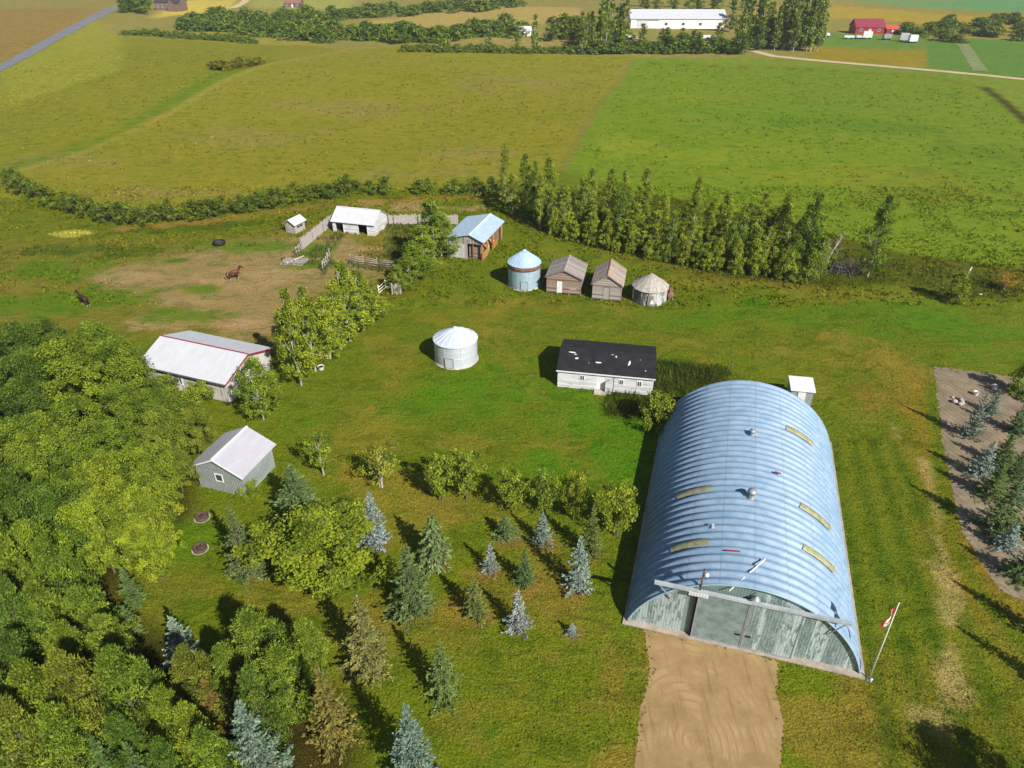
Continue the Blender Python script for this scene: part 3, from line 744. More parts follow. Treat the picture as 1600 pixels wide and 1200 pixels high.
# --- long white house with the black roof
def black_roof_house():
    loc, rz, L = frame2((870.7, 604), (1018.6, 618))
    W, ev, rg = 6.6, 2.15, 3.05
    root = empty('farm_cottage', loc, rz, 'long low white cottage with patched black tar-paper roof', 'cottage')
    m = MB()
    m.panel(0, L, 0, .12, 0, ev, [(2.35, 2.9, 1.05, 1.75), (4.2, 5.1, .0, 1.95), (6.5, 7.05, .95, 1.65), (8.4, 8.95, .95, 1.65)])
    m.panel(0, L, W - .12, W, 0, ev); m.box(0, .12, .12, W - .12, 0, ev); m.box(L - .12, L, .12, W - .12, 0, ev)
    gable_ends(m, W, ev, rg, L)
    wl = m.build('wall', M['white_paint'], root)
    for x0, z0 in ((2.35, 1.05), (6.5, .95), (8.4, .95)): window(root, x0, x0 + .55, z0, z0 + .7, 0)
    d = MB().box(4.2, 5.1, .02, .08, .02, 1.95); d = d.build('door', M['white_trim'], root)
    MB().box(4.95, 5.02, -.02, .019, .95, 1.05).build('handle', M['steel'], d)
    # open porch board leaning beside the door, downpipe
    MB().prism([(5.15, 0), (5.95, 0), (5.95, 2.0), (5.15, 1.45)], -.5, -.44).build('storm_door', M['white_paint'], root)
    MB().box(5.96, 6.02, -.06, -.005, 0, 2.1).build('downpipe', M['dark'], root)
    MB().box(4.0, 5.3, -.9, -.02, 0, .16).build('door_step', M['concrete'], root)
    r = gable_roof(L, W, ev + .04, rg + .04, .14, .2, .06).build('roof', M['tar'], root)
    MB().box(-.16, L + .16, -.25, -.205, ev - .10, ev + .045).build('fascia', M['white_trim'], r)
    sl = math.atan2(rg - ev, W / 2)
    for x, t, a, b in ((1.25, 2.55, .75, .16), (1.8, 1.75, .42, .26), (4.15, 1.4, .75, .16), (7.45, 1.65, .2, .75), (5.6, 2.7, .4, .10), (1.6, 2.3, .3, .12), (6.0, 2.45, .16, .25), (3.2, 1.2, .14, .1), (8.6, 2.3, .2, .06), (9.2, .8, .12, .12)):
        z = ev + .04 + t * math.tan(sl) + .068
        q = Matrix.Translation((x, t, z)) @ Matrix.Rotation(sl, 4, 'X') @ Matrix.Rotation(rnd.uniform(-.25, .25), 4, 'Z')
        pl = [(a / 2 * math.cos(k * PI / 4) * rnd.uniform(.75, 1.3), b / 2 * math.sin(k * PI / 4) * rnd.uniform(.75, 1.35)) for k in range(8)]
        MB().prism(pl, 0, .02, 'Z', q).build('torn_patch', M['shingle_pale'] if b < .11 else M['white_trim'], r)
black_roof_house()

# --- round grain bins
def bin_(name, label, cpx, r, ev, top, wall, roof, door_ang, ribs=18, band=None, legs=False, cat='grain bin', cap=True):
    x, y = cpx
    root = empty(name, (x, y, 0), 0, label, cat)
    m = MB(); m.lathe([(r, 0), (r, ev)], 48)
    for z in np.arange(.55, ev, .75): m.lathe([(r + .002, z - .03), (r + .022, z), (r + .002, z + .03)], 48)
    for k in range(8):
        a = 2 * PI * k / 8 + .3
        c, s = math.cos(a), math.sin(a)
        m.bar((c * (r + .012), s * (r + .012), 0.02), (c * (r + .012), s * (r + .012), ev - .02), .035)
    wl = m.build('wall', wall, root)
    m = MB(); m.lathe([(r + .10, ev - .06), (r + .11, ev - .01), (.22, top - .12), (.20, top - .10)], 48, smooth=False, cap=True)
    for k in range(ribs):
        a = 2 * PI * k / ribs; c, s = math.cos(a), math.sin(a)
        m.bar((c * (r + .10), s * (r + .10), ev + .01), (c * .24, s * .24, top - .10), .045)
    rf = m.build('cone_roof', roof, root)
    if cap: MB().lathe([(.26, top - .13), (.26, top - .03), (.18, top + .03), (.001, top + .06)], 16).build('cap', roof, rf)
    if band:
        m = MB().lathe([(r + .02, band[0]), (r + .045, band[0] + .02), (r + .045, band[1] - .02), (r + .02, band[1])], 48); m.build('rust_band', M['rust'], root)
    # door
    a = door_ang; c, s = math.cos(a), math.sin(a)
    q = Matrix.Translation((c * (r + .02), s * (r + .02), 0)) @ Matrix.Rotation(a - PI / 2, 4, 'Z')
    d = MB().box(-.45, .45, -.05, .03, .15, 1.35, q).build('door', wall, root)
    MB().box(-.5, -.44, -.02, .05, .1, 1.4, q).box(.44, .5, -.02, .05, .1, 1.4, q).box(-.44, .44, -.02, .05, 1.34, 1.4, q).build('door_frame', M['steel'], d)
    MB().lathe([(r + .12, -.05), (r + .12, .08), (r, .085)], 40).build('footing', M['concrete'], root)
    return root
K = CAM_H / 32.7
bin_('grain_bin', 'squat pale grey round steel bin standing alone on the lawn', (-5.0 * K, 55.0 * K), 2.45, 2.75, 4.1, M['galv'], M['galv_roof'], -PI / 2 - .25, 20)
bin_('grain_bin', 'tall blue-grey round steel bin with a brown rusty band', (1.31 * K, 70.75 * K), 2.22, 3.4, 5.1, M['galv_blue'], M['blue_cone'], -PI / 2 + .0, 26, (2.72, 3.3))

def wood_round_bin():
    x, y = 14.28 * K, 67.1 * K; r, ev, top = 2.25, 2.1, 3.65
    root = empty('wooden_bin', (x, y, 0), 0, 'round weathered bin with a pale boarded cone roof', 'grain bin')
    t = NT('patchy_bin_wall'); c = t.coord()
    n = t.noise(t.mapping(c, (1, 1, .35)), 1.3, 5, .7)
    base = t.mix(t.ramp(n, .46, .56), (.13, .115, .11), (.46, .46, .47))
    t.bsdf(base, .8, 0, t.bump(n, .3, .05), .2)
    m = MB().lathe([(r, 0), (r, ev)], 40)
    for k in range(14):
        a = 2 * PI * k / 14; cc, s = math.cos(a), math.sin(a)
        m.bar((cc * (r + .01), s * (r + .01), 0), (cc * (r + .01), s * (r + .01), ev), .06)
    for z in (.35, 1.1, 1.8): m.lathe([(r, z - .025), (r + .03, z), (r, z + .025)], 40)
    m.build('wall', t.m, root)
    m = MB().lathe([(r + .22, ev - .14), (r + .20, ev - .06), (.12, top), (.001, top + .1)], 14, smooth=False)
    for k in range(14):
        a = 2 * PI * k / 14; cc, s = math.cos(a), math.sin(a)
        m.bar((cc * (r + .2), s * (r + .2), ev - .05), (cc * .1, s * .1, top + .02), .05)
    rf = m.build('cone_roof', M['shingle_pale'], root)
    a = -PI / 2 - .1; q = Matrix.Translation((math.cos(a) * (r + .02), math.sin(a) * (r + .02), 0)) @ Matrix.Rotation(a + PI / 2, 4, 'Z')
    MB().box(-.42, .42, -.06, .03, .15, 1.5, q).build('door', M['grey_wood_v'], root)
    MB().prism([(-.1, .0), (.38, .05), (.3, .55), (.05, .62)], -.10, -.07, 'Y', q @ Matrix.Translation((0, 0, .35))).build('white_patch', M['white_trim'], root)
wood_round_bin()
def auger():
    x, y = G(1046, 469)
    root = empty('rusty_fan', (x, y, 0), .3, 'small rusty blower unit beside the round boarded bin', 'machine')
    q = Matrix.Translation((0, 0, .75)) @ Matrix.Rotation(PI / 2, 4, 'X')
    MB().lathe([(.001, -.3), (.42, -.3), (.46, -.25), (.46, .25), (.42, .3), (.001, .3)], 20, q).build('fan_drum', M['rust'], root)
    [MB().bar((.35 * a_, .25 * b_, 0), (.2 * a_, .25 * b_, .6), .07).build('leg', M['steel'], root) for a_ in (-1, 1) for b_ in (-1, 1)]
    MB().box(-.25, .2, -.2, .2, 1.1, 1.75).build('chute', M['rust'], root)
auger()

def granary(label, a, b, D, ev, rg, wood, roof, door, white):
    loc, rz, W = frame2(a, b)
    root = empty('wooden_granary', loc, rz, label, 'granary')
    m = MB()
    dx = W * (.30 if white else .40)
    m.panel(0, W, 0, .12, .18, ev, [(dx, dx + .8, .2, 1.9)])
    m.box(0, W, D - .12, D, .18, ev); m.box(0, .12, .12, D - .12, .18, ev); m.box(W - .12, W, .12, D - .12, .18, ev)
    gable_ends(m, W, ev, rg, D, axis='Y')
    m.build('wall', wood, root)
    d = MB().box(dx, dx + .8, .02, .1, .2, 1.9).build('door', M['white_trim'] if white else M['grey_wood_v'], root)
    if white: d['label'] = 'bright white narrow door'
    e = MB().box(dx - .08, dx - .001, -.04, .03, .2, 1.95).box(dx + .801, dx + .88, -.04, .03, .2, 1.95).box(dx - .08, dx + .88, -.045, .03, 1.951, 2.04)
    e.build('door_frame', wood, d)
    if white: MB().box(W * .66, W * .86, -.02, .02, .8, 1.0).build('hatch', M['shingle_pale'], root)
    for y in (0.1, D / 2, D - .25): pass
    s = MB()
    for k in range(4): s.box(W * k / 3 - .1 if k else -.02, W * k / 3 + .1 if k < 3 else W + .02, -.08, D + .05, 0, .18)
    s.build('skid', M['brown_wood'], root)
    # horizontal cracks: battens on corners
    MB().box(-.03, .1, -.03, -.001, .18, ev).build('corner_board', wood, root); MB().box(W - .1, W + .03, -.03, -.001, .18, ev).build('corner_board', wood, root)
    r = gable_roof(D, W, ev + .02, rg + .02, .22, .28, .07, 'Y').build('roof', roof, root)
    rr = MB()
    sl = (rg - ev) / (W / 2)
    for sgn in (0, 1):        # shingle courses as slightly proud strips
        for k in range(7):
            t = -.24 + (W / 2 + .24) * (k + .5) / 7
            z = ev + .02 + t * sl + .085
            x = t if sgn == 0 else W - t
            q = Matrix.Translation((x, D / 2, z)) @ Matrix.Rotation(-math.atan(sl) if sgn == 0 else math.atan(sl), 4, 'Y')
            n0 = -D / 2 - .2
            while n0 < D / 2 + .1:
                ln = rnd.uniform(.35, .8); n1 = min(n0 + ln, D / 2 + .21)
                if rnd.random() > .10: rr.box(-.14, .14, n0, n1 - .02, -.01, rnd.uniform(.012, .035), q)
                n0 = n1
    rr.build('shingle', roof, r)
    rc = MB().bar((W / 2, -.24, rg + .13), (W / 2, D + .24, rg + .13), .14, .05).build('ridge_board', M['shingle_pale'] if white else mat_plain('rusty_ridge', (.42, .22, .10), .9, 0, .4, 2), r)
granary('brown wooden granary with a bright white door beside the tall bin', (854, 457.6), (906.5, 462.5), 5.1, 2.45, 3.45, M['brown_wood'], M['shingle'], None, True)
granary('grey wooden granary with unpainted door and orange-tinged roof edge', (925, 468), (969, 472), 5.3, 2.4, 3.6, M['grey_wood'], mat_planks('tan_shingles', (.26, .20, .16), (.48, .41, .35), .18, 'Y', .95, (.6, .5, 1)), None, False)

# --- white barn with two openings
def white_barn():
    loc, rz, L = frame2((521, 362), (582.7, 368.5)); L = 7.4
    W, ev, rg = 4.9, 1.95, 3.35
    root = empty('pole_barn', loc, rz, 'white barn with two dark open doorways at the far side of the pens', 'barn')
    m = MB(); ops = [(.55, 1.9, 0, 1.6), (4.55, 6.1, 0, 1.65)]
    m.panel(0, L, 0, .14, 0, ev, ops); m.box(0, L, W - .14, W, 0, ev); m.box(0, .14, .14, W - .14, 0, ev); m.box(L - .14, L, .14, W - .14, 0, ev)
    gable_ends(m, W, ev, rg, L); m.build('wall', M['white_paint'], root)
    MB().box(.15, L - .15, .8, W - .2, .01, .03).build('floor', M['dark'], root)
    for o in ops:
        MB().box(o[0] - .1, o[0] - .001, -.05, .1, 0, 1.7).box(o[1] + .001, o[1] + .1, -.05, .1, 0, 1.7).box(o[0] - .1, o[1] + .1, -.05, -.002, 1.701, 1.8).build('door_frame', M['white_trim'], root)
    r = gable_roof(L, W, ev + .02, rg + .02, .2, .3, .07).build('roof', M['white_metal'], root)
    MB().bar((-.2, W / 2, rg + .12), (L + .2, W / 2, rg + .12), .25, .04).build('ridge_cap', M['white_trim'], r)
white_barn()

def hut():
    loc, rz, W = frame2((447, 362.7), (462, 365.5)); W = 1.95; D = 2.5; ev, rg = 1.6, 2.2
    root = empty('calf_hut', loc, rz, 'tiny unpainted hut with a white metal roof in the pasture', 'hut')
    m = MB().box(0, W, 0, .08, 0, ev).box(0, .08, .08, D - .08, 0, ev).box(0, W, D - .08, D, 0, ev)
    m.panel(W - .08, W, .08, D - .08, 0, ev, [(.6, 2.0, .75, 1.45)], 'Y')
    gable_ends(m, W, ev, rg, D, .08, 'Y'); m.build('wall', M['grey_wood_v'], root)
    d = MB().box(.35, 1.15, -.05, -.002, .05, 1.4).build('door', M['shingle_pale'], root)
    MB().box(.2, W - .2, .2, D - .2, .0, .03).build('floor', M['dark'], root)
    MB().bar((W - .04, .6, 1.1), (W - .04, 2.0, 1.1), .06).bar((W - .04, 1.3, .75), (W - .04, 1.3, 1.45), .06).build('window_bar', M['grey_wood_v'], root)
    gable_roof(D, W, ev + .02, rg + .02, .28, .28, .05, 'Y').build('roof', M['white_metal_y'], root)
hut()

def blue_shed():
    loc, rz, W = frame2((699, 400.5), (756, 405)); D = 9.1; ev, rg, ev2, ra = 3.0, 3.85, 3.0, .66
    rz = math.radians(-18)
    root = empty('open_shed', loc, rz, 'lean-to shed with pale blue metal roof and open red side', 'shed')
    m = MB()
    m.panel(0, W * .58, 0, .12, 0, ev, [])
    m.box(0, .12, .12, D - .12, 0, ev); m.box(0, W, D - .12, D, 0, ev)
    m.box(W * .60, W - .12, 0.02, .12, 2.45, ev)
    gable_ends(m, W, ev, rg, D, .12, 'Y', ra); m.build('wall', M['grey_wood_v'], root)
    MB().box(0.02, W * .54, -.04, -.003, .05, 2.3).build('pale_boarding', mat_planks('whitewashed_boards', (.34, .32, .31), (.60, .58, .56), .25, 'X', .9, (1, 1, .12)), root)
    MB().box(W * .60, W - .12, .5, .58, .05, 2.45).build('inner_door', M['brown_wood'], root)
    # open side: posts, back boards, red fascia
    for y in (.06, 2.4, 4.7, 7.0, D - .2): MB().box(W - .2, W - .02, y - .09, y + .09, 0, ev - .02).build('post', M['red_wood'], root)
    MB().box(W - .06, W + .02, .16, D - .3, 2.35, ev - .03).build('header_board', M['red_wood'], root)
    MB().box(W - 1.6, W - 1.5, .2, D - .2, 0, ev).build('inner_wall', M['red_wood'], root)
    hw = mat_planks('orange_boards', (.30, .13, .04), (.50, .27, .09), .22, 'Y', .9, (1, 1, .12))
    MB().box(W - .08, W + .0, .2, 2.3, 0, 1.15).build('half_wall', hw, root); MB().box(W - .08, W, 4.8, 6.9, 0, 1.0).build('half_wall', hw, root)
    r = gable_roof(D, W, ev + .02, rg + .02, .3, .35, .07, 'Y', ra).build('roof', M['blue_metal'], root)
    MB().bar((W * ra, -.3, rg + .12), (W * ra, D + .3, rg + .12), .24, .04).build('ridge_cap', M['white_trim'], r)
    # round bales lying in the open bay
    for yy, zz in ((3.3, .62), (5.6, .62)):
        b = empty('round_bale', (0, 0, 0), 0, 'round straw bale in the %s bay of the open red-sided shed' % ('nearer' if yy < 4 else 'farther'), 'straw bale')
        wpt = Matrix.Translation(loc) @ Matrix.Rotation(rz, 4, 'Z') @ Vector((W - .75, yy, 0))
        b.location = wpt; b.rotation_euler = (0, 0, rz)
        q = Matrix.Translation((0, 0, zz)) @ Matrix.Rotation(PI / 2, 4, 'Y')
        MB().lathe([(.001, -.55), (.58, -.55), (.62, -.5), (.62, .5), (.58, .55), (.001, .55)], 24, q).build('straw_roll', mat_plain('straw', (.46, .32, .12), .95, 0, .3, 5, .5), b)
        MB().lathe([(.625, -.3), (.632, -.27), (.625, -.24)], 24, q).lathe([(.625, .24), (.632, .27), (.625, .3)], 24, q).build('twine', M['red_trim'], b)
blue_shed()

def big_barn():
    rz = math.radians(-20.3)
    z0 = 2.5
    A = G(213, 569.6, z0)
    L = 11.6; W = 8.1; ev, rg = 2.55, 3.85
    c, s = math.cos(rz), math.sin(rz); o = .35
    loc = (A[0] + o * c - o * s, A[1] + o * s + o * c, 0)
    root = empty('livestock_barn', loc, rz, 'wide pale barn with white ribbed roof and red ridge trim beside the woods', 'barn')
    L -= .7; W -= .7
    m = MB(); m.panel(0, L, 0, .12, 0, ev, [(4.7, 5.15, .9, 1.9)])
    m.box(0, L, W - .12, W, 0, ev); m.box(0, .12, .12, W - .12, 0, ev); m.panel(L - .12, L, .12, W - .12, 0, ev, [(2.4, 5.0, 0, 2.2)], 'Y')
    gable_ends(m, W, ev, rg, L); m.build('wall', mat_planks('pale_siding', (.46, .43, .42), (.66, .63, .63), .3, 'X', .6, (1, 1, .15), (.36, .31, .29), .12), root)
    window(root, 4.7, 5.15, .9, 1.9, 0, bars=False)
    MB().box(L - .1, L - .04, 2.4, 5.0, 0.02, 2.2).build('barn_door', M['white_paint'], root)
    r = gable_roof(L, W, ev + .03, rg + .03, .35, .35, .07).build('roof', M['white_metal'], root)
    MB().bar((-.36, W / 2, rg + .12), (L + .36, W / 2, rg + .12), .16, .05).build('ridge_cap', M['red_trim'], r)
    sl = (rg - ev) / (W / 2)
    MB().bar((L + .37, -.35, ev - .35 * sl), (L + .37, W / 2, rg), .05, .16).build('verge_board', M['red_trim'], r); MB().bar((L + .37, W + .35, ev - .35 * sl), (L + .37, W / 2, rg), .05, .16).build('verge_board', M['red_trim'], r)
    MB().box(-.35, L + .35, -.43, -.355, ev - .20, ev - .06).build('gutter', mat_plain('dark_gutter', (.10, .10, .11), .5, 0, .1), r)
big_barn()

def grey_shed():
    loc, rz, W = frame2((313.6, 759.6), (387, 774.6)); rz = math.radians(-17.5); W = 4.8; D = 4.4; ev, rg = 2.55, 3.75
    root = empty('garden_shed', loc, rz, 'grey metal-sided gable shed with small white window at the lawn edge', 'shed')
    MB().panel(0, W, 0, .08, 0, ev, [(1.95, 2.75, 1.15, 2.0)]).build('end_wall', M['grey_siding'], root); MB().box(0, W, D - .08, D, 0, ev).build('end_wall', M['grey_siding'], root)
    MB().box(0, .08, .08, D - .08, 0, ev).build('side_wall', M['grey_siding_y'], root); MB().box(W - .08, W, .08, D - .08, 0, ev).build('side_wall', M['grey_siding_y'], root)
    [gable_ends(MB(), W, ev, rg, D, .08, 'Y', ends=e).build('gable', M['grey_siding'], root) for e in ((True, False), (False, True))]
    MB().box(-.03, W + .03, -.03, -.002, ev - .08, ev + .01).box(W / 2 - .04, W / 2 + .04, -.03, -.002, ev + .011, rg - .1).build('trim', mat_plain('grey_trim', (.22, .25, .25), .6), root)
    window(root, 1.95, 2.75, 1.15, 2.0, 0, bars=False)
    r = gable_roof(D, W, ev + .02, rg + .02, .32, .38, .06, 'Y').build('roof', M['grey_metal'], root)
    MB().bar((W / 2, -.34, rg + .10), (W / 2, D + .34, rg + .10), .22, .04).build('ridge_cap', M['white_trim'], r)
    sl = (rg - ev) / (W / 2)
    MB().bar((-.38, -.34, ev - .38 * sl), (W / 2, -.34, rg), .05, .14).build('verge_board', M['white_trim'], r); MB().bar((W + .38, -.34, ev - .38 * sl), (W / 2, -.34, rg), .05, .14).build('verge_board', M['white_trim'], r)
    MB().tube([(-.35, -.2, ev - .1), (-1.3, -.25, ev - .12)], .03, 6).build('service_pipe', M['white_trim'], root)
grey_shed()

def back_hut():
    x, y = G(1231, 634)
    root = empty('fuel_shack', (x, y, 0), math.radians(-10), 'small white-topped shack behind the arched steel shed', 'shack')
    m = MB().box(0, 2.2, 0, .06, .25, 2.0).box(0, .06, .06, 1.9, .25, 2.0).box(2.14, 2.2, .06, 1.9, .25, 2.0).box(0, 2.2, 1.9, 1.96, .25, 2.0); m.build('wall', M['grey_siding'], root)
    MB().prism([(-.2, 1.98), (2.1, 2.35), (2.1, 2.42), (-.2, 2.05)], -.12, 2.32, 'X').build('roof', M['white_metal_y'], root)
    MB().box(.1, 2.1, .1, 1.86, .0, .25).build('skid', M['brown_wood'], root)
    MB().box(.7, 1.45, -.05, -.002, .35, 1.85).build('door', M['white_trim'], root)
back_hut()

def dog_house():
    x, y = G(500, 562)
    root = empty('dog_house', (x, y, 0), math.radians(20), 'small pinkish plank kennel among the pale poplars', 'kennel')
    m = MB().panel(0, 1.3, 0, .06, 0, 1.0, [(.4, .9, .05, .75)]).box(0, .06, .06, 1.3, 0, 1).box(1.24, 1.3, .06, 1.3, 0, 1).box(0, 1.3, 1.3, 1.36, 0, 1)
    gable_ends(m, 1.3, 1.0, 1.6, 1.36, .06, 'Y'); m.build('wall', mat_planks('pinkish_boards', (.34, .24, .20), (.55, .42, .38), .16, 'Z', .9, (.15, .15, 1)), root)
    gable_roof(1.36, 1.3, 1.02, 1.62, .15, .15, .05, 'Y').build('roof', mat_plain('reddish_roof', (.36, .20, .16), .85, 0, .3, 3), root)
    x, y = G(502, 577)
    b = empty('feed_tub', (x, y, 0), 0, 'white and black tub on the grass in front of the kennel', 'tub')
    MB().lathe([(.28, 0), (.36, .4), (.38, .42), (.33, .4), (.26, .05)], 18, cap=True).build('tub', M['white_trim'], b)
    MB().lathe([(.32, .3), (.31, .34)], 18, cap=True).build('water', M['dark'], b)
dog_house()

# --- far farmyard and houses
def far_long_shed():
    a, b = G(985, 44), G(1133, 49)
    rz = math.atan2(b[1] - a[1], b[0] - a[0]); L = math.hypot(b[0] - a[0], b[1] - a[1]); W, ev, rg = 17, 4.3, 7.4
    z = float(terrain(*a)) - .3
    root = empty('machine_shed', (a[0], a[1], z), rz, 'long bright white machine shed behind the distant trees', 'shed')
    m = MB().box(0, L, 0, .2, 0, ev).box(0, L, W - .2, W, 0, ev).box(0, .2, .2, W - .2, 0, ev).box(L - .2, L, .2, W - .2, 0, ev); gable_ends(m, W, ev, rg, L, .2); m.build('wall', M['white_trim'], root)
    r = gable_roof(L, W, ev + .03, rg + .03, .4, .4, .12).build('roof', M['white_metal'], root)
    d = MB().box(3, 8, -.1, -.003, 0, 3.6).build('sliding_door', mat_plain('pale_grey_door', (.55, .56, .58), .5, 0, .1), root)
    MB().box(2.8, 13, -.2, -.003, 3.61, 3.8).build('door_track', M['steel'], root)
    for x in (16, 24, 32): MB().box(x, x + 1.2, -.06, -.003, 1.6, 2.6).build('window', M['glass'], root)
far_long_shed()

def simple_house(name, label, cat, px, rz, L, W, ev, rg, wall, roof, nwin=3, door=True, axis='X', doormat='white_trim'):
    x, y = G(*px); z = float(terrain(x, y)) - .15
    root = empty(name, (x - L / 2 * math.cos(rz), y - L / 2 * math.sin(rz), z), rz, label, cat)
    m = MB().box(0, L, 0, .15, 0, ev).box(0, L, W - .15, W, 0, ev).box(0, .15, .15, W - .15, 0, ev).box(L - .15, L, .15, W - .15, 0, ev); gable_ends(m, W, ev, rg, L, .15); m.build('wall', wall, root)
    gable_roof(L, W, ev + .03, rg + .03, .35, .35, .1).build('roof', roof, root)
    for k in range(nwin):
        xx = L * (k + .6) / (nwin + .2); wd = min(1.1, L / nwin * .4)
        window(root, xx - wd / 2, xx + wd / 2, ev * .4, ev * .8, 0, bars=True)
    if door: MB().box(L * .5 - .45, L * .5 + .45, -.05, -.003, 0.05, min(2.0, ev * .85)).build('door', M[doormat], root)
    return root
hr = simple_house('farmhouse', 'big dark brown multi-gabled house on the horizon at left', 'house', (263, 17), -.1, 15, 9, 4.6, 7.6, M['house_brown'], M['house_roof'], 5)
m = MB().box(9.5, 14, -3.2, -.01, 0, 4.4); m.prism([(9.5, 4.4), (14, 4.4), (11.75, 6.6)], -3.2, -.01); m.build('wing', M['house_brown'], hr)
MB().prism([(9.1, 4.35), (11.75, 6.95), (14.4, 4.35), (14.4, 4.2), (11.75, 6.75), (9.1, 4.2)], -3.6, 3.5).build('wing_roof', M['house_roof'], hr)
MB().box(3, 3.8, 4.0, 4.8, 6.8, 8.6).build('chimney', M['concrete'], hr)
simple_house('bungalow', 'brown-roofed bungalow far away by the bush', 'house', (457, 12), -.05, 10, 7, 2.6, 4.6, M['house_brown'], mat_plain('brown_roof', (.22, .12, .09), .8, 0, .2), 3)
simple_house('red_barn', 'distant long barn with dull red roof', 'barn', (1358, 53), -.06, 13, 9, 3.0, 6.0, M['red_trim'], M['red_roof'], 3, True)
simple_house('red_shed', 'short red shed right of the distant red-roofed barn', 'shed', (1394, 53), -.06, 5.5, 5, 2.2, 3.6, M['red_trim'], mat_plain('orange_red_roof', (.44, .08, .05), .7, 0, .2), 1, True)
simple_house('white_shed', 'little white shed among trees at the far field edge', 'shed', (817, 57), .1, 7.5, 5, 2.6, 4.0, M['white_trim'], M['white_metal'], 1, True)
simple_house('white_house', 'low white house behind the distant tree row', 'house', (975, 74), .25, 12, 7, 2.6, 4.6, M['white_trim'], M['white_metal'], 3)
simple_house('white_garage', 'small white garage right of centre in the distant trees', 'garage', (1110, 72), 0, 8, 6, 2.4, 3.8, M['white_trim'], M['white_metal'], 1)

def wagon(px, label, L, col, tall=1.5):
    x, y = G(*px); root = empty('farm_trailer', (x, y, float(terrain(x, y))), rnd.uniform(-.4, .2), label, 'trailer', 'trailers parked beside the red barn')
    MB().box(-L / 2, L / 2, -.9, .9, .6, .6 + tall).box(-L / 2 + .1, L / 2 - .1, -.8, .8, .6 + tall + .002, .7 + tall).build('box', M[col], root)
    MB().bar((-L / 2 - 1, 0, .5), (-L / 2, 0, .55), .12).build('drawbar', M['steel'], root)
    for sx in (-L * .3, L * .3):
        for sy in (-.8, .8):
            MB().lathe([(.001, -.1), (.4, -.1), (.4, .1), (.001, .1)], 12, Matrix.Translation((sx, sy, .4)) @ Matrix.Rotation(PI / 2, 4, 'X')).build('wheel', M['black_rubber'], root)
wagon((1291, 58), 'small white trailer farthest left in the row by the red barn', 2.4, 'white_trim', 1.0)
wagon((1326, 61), 'low white trailer just below the red barn', 4.2, 'white_trim', .7)
wagon((1341, 61), 'short pale trailer right of the low white one', 2.6, 'white_metal', .8)
wagon((1354, 61), 'tall white box trailer with dark front below the red barn', 3.8, 'white_trim', 2.4)
wagon((1385, 62), 'grey trailer between the two pairs of white ones', 3.4, 'steel', 1.6)
wagon((1412, 65), 'tall pale box trailer second from the right', 3.4, 'white_metal', 2.6)
wagon((1425, 67), 'white box trailer at the right end of the row', 3.4, 'white_trim', 2.4)

# ================================================================== FENCES
def board_fence(name, label, pix, h, wood='grey_wood_v', gap=.02, w=.16, lean=.06):
    P = [G(*p) for p in pix]
    x0, y0 = P[0]; root = empty(name, (x0, y0, 0), 0, label, 'fence')
    b = MB(); posts = []
    for a, c in zip(P[:-1], P[1:]):
        d = Vector((c[0] - a[0], c[1] - a[1], 0)); L = d.length; d.normalize()
        n = int(L / w); ang = math.atan2(d.y, d.x)
        for i in range(n):
            p = Vector((a[0] - x0, a[1] - y0, 0)) + d * (i + .5) * L / n
            q = Matrix.Translation(p) @ Matrix.Rotation(ang, 4, 'Z') @ Matrix.Rotation(rnd.uniform(-lean, lean) * .4, 4, 'Y')
            hh = h * rnd.uniform(.88, 1.06)
            if rnd.random() > .05: b.box(-L / n / 2 + gap / 2, L / n / 2 - gap / 2, -.015, .015, .03, hh, q)
        q = Matrix.Translation((a[0] - x0, a[1] - y0, 0)) @ Matrix.Rotation(ang, 4, 'Z')
        r = MB().box(0, L, .02, .09, .35, .47, q).box(0, L, .02, .09, h * .75, h * .75 + .12, q); r.build('rail', M['fence_wood'], root)
        for k in range(int(L / 2.4) + 1):
            posts.append(MB().box(k * 2.4 - .07, k * 2.4 + .07, .092, .22, 0, h * 1.02, q))
    b.build('boards', mat_plain('silvered_boards', (.40, .355, .345), .9, 0, .3, 6, .2), root)
    for p in posts: p.build('post', M['fence_wood'], root)
board_fence('board_fence', 'tall silvery plank fence running from the white barn toward the pasture', [(473, 390), (521, 351)], 1.9)
board_fence('board_fence', 'weathered brown plank fence between the white barn and blue-roofed shed', [(605, 351), (650, 350), (716, 351)], 1.7)

def rail_fence(label, pix, h=1.25, rails=3, spacing=2.4, mat='fence_wood', droop=.08):
    P = [G(*p) for p in pix]; x0, y0 = P[0]
    root = empty('rail_fence', (x0, y0, 0), 0, label, 'fence')
    for a, c in zip(P[:-1], P[1:]):
        A = Vector((a[0] - x0, a[1] - y0, 0)); C_ = Vector((c[0] - x0, c[1] - y0, 0)); L = (C_ - A).length; n = max(1, round(L / spacing))
        for i in range(n + 1):
            p = A.lerp(C_, i / n); t = Vector((rnd.uniform(-.06, .06), rnd.uniform(-.06, .06), h * rnd.uniform(1, 1.15)))
            MB().tube([p, p + t], [.075, .06], 7).build('post', M[mat], root)
        for k in range(rails):
            m = MB()
            for i in range(n):
                z = h * (k + .8) / (rails + .2)
                m.tube([A.lerp(C_, i / n) + Vector((0, -.06, z + rnd.uniform(-droop, droop))), A.lerp(C_, (i + 1) / n) + Vector((0, -.06, z + rnd.uniform(-droop, droop)))], [.06, .045], 6)
            m.build('rail', M[mat], root)
rail_fence('grey pole fence crossing the dirt pen behind the poplar row', [(548, 411), (590, 417), (625, 421)], 1.3, 4)
rail_fence('short broken rail fence at the pen gateway', [(505, 424), (513, 411), (516, 405)], 1.5, 3, 1.2, droop=.25)
rail_fence('rail panels with weathered white rails near the lawn corner of the pens', [(592, 462), (603, 452), (614, 449)], 1.4, 3, 1.8, 'pole_white', .05)
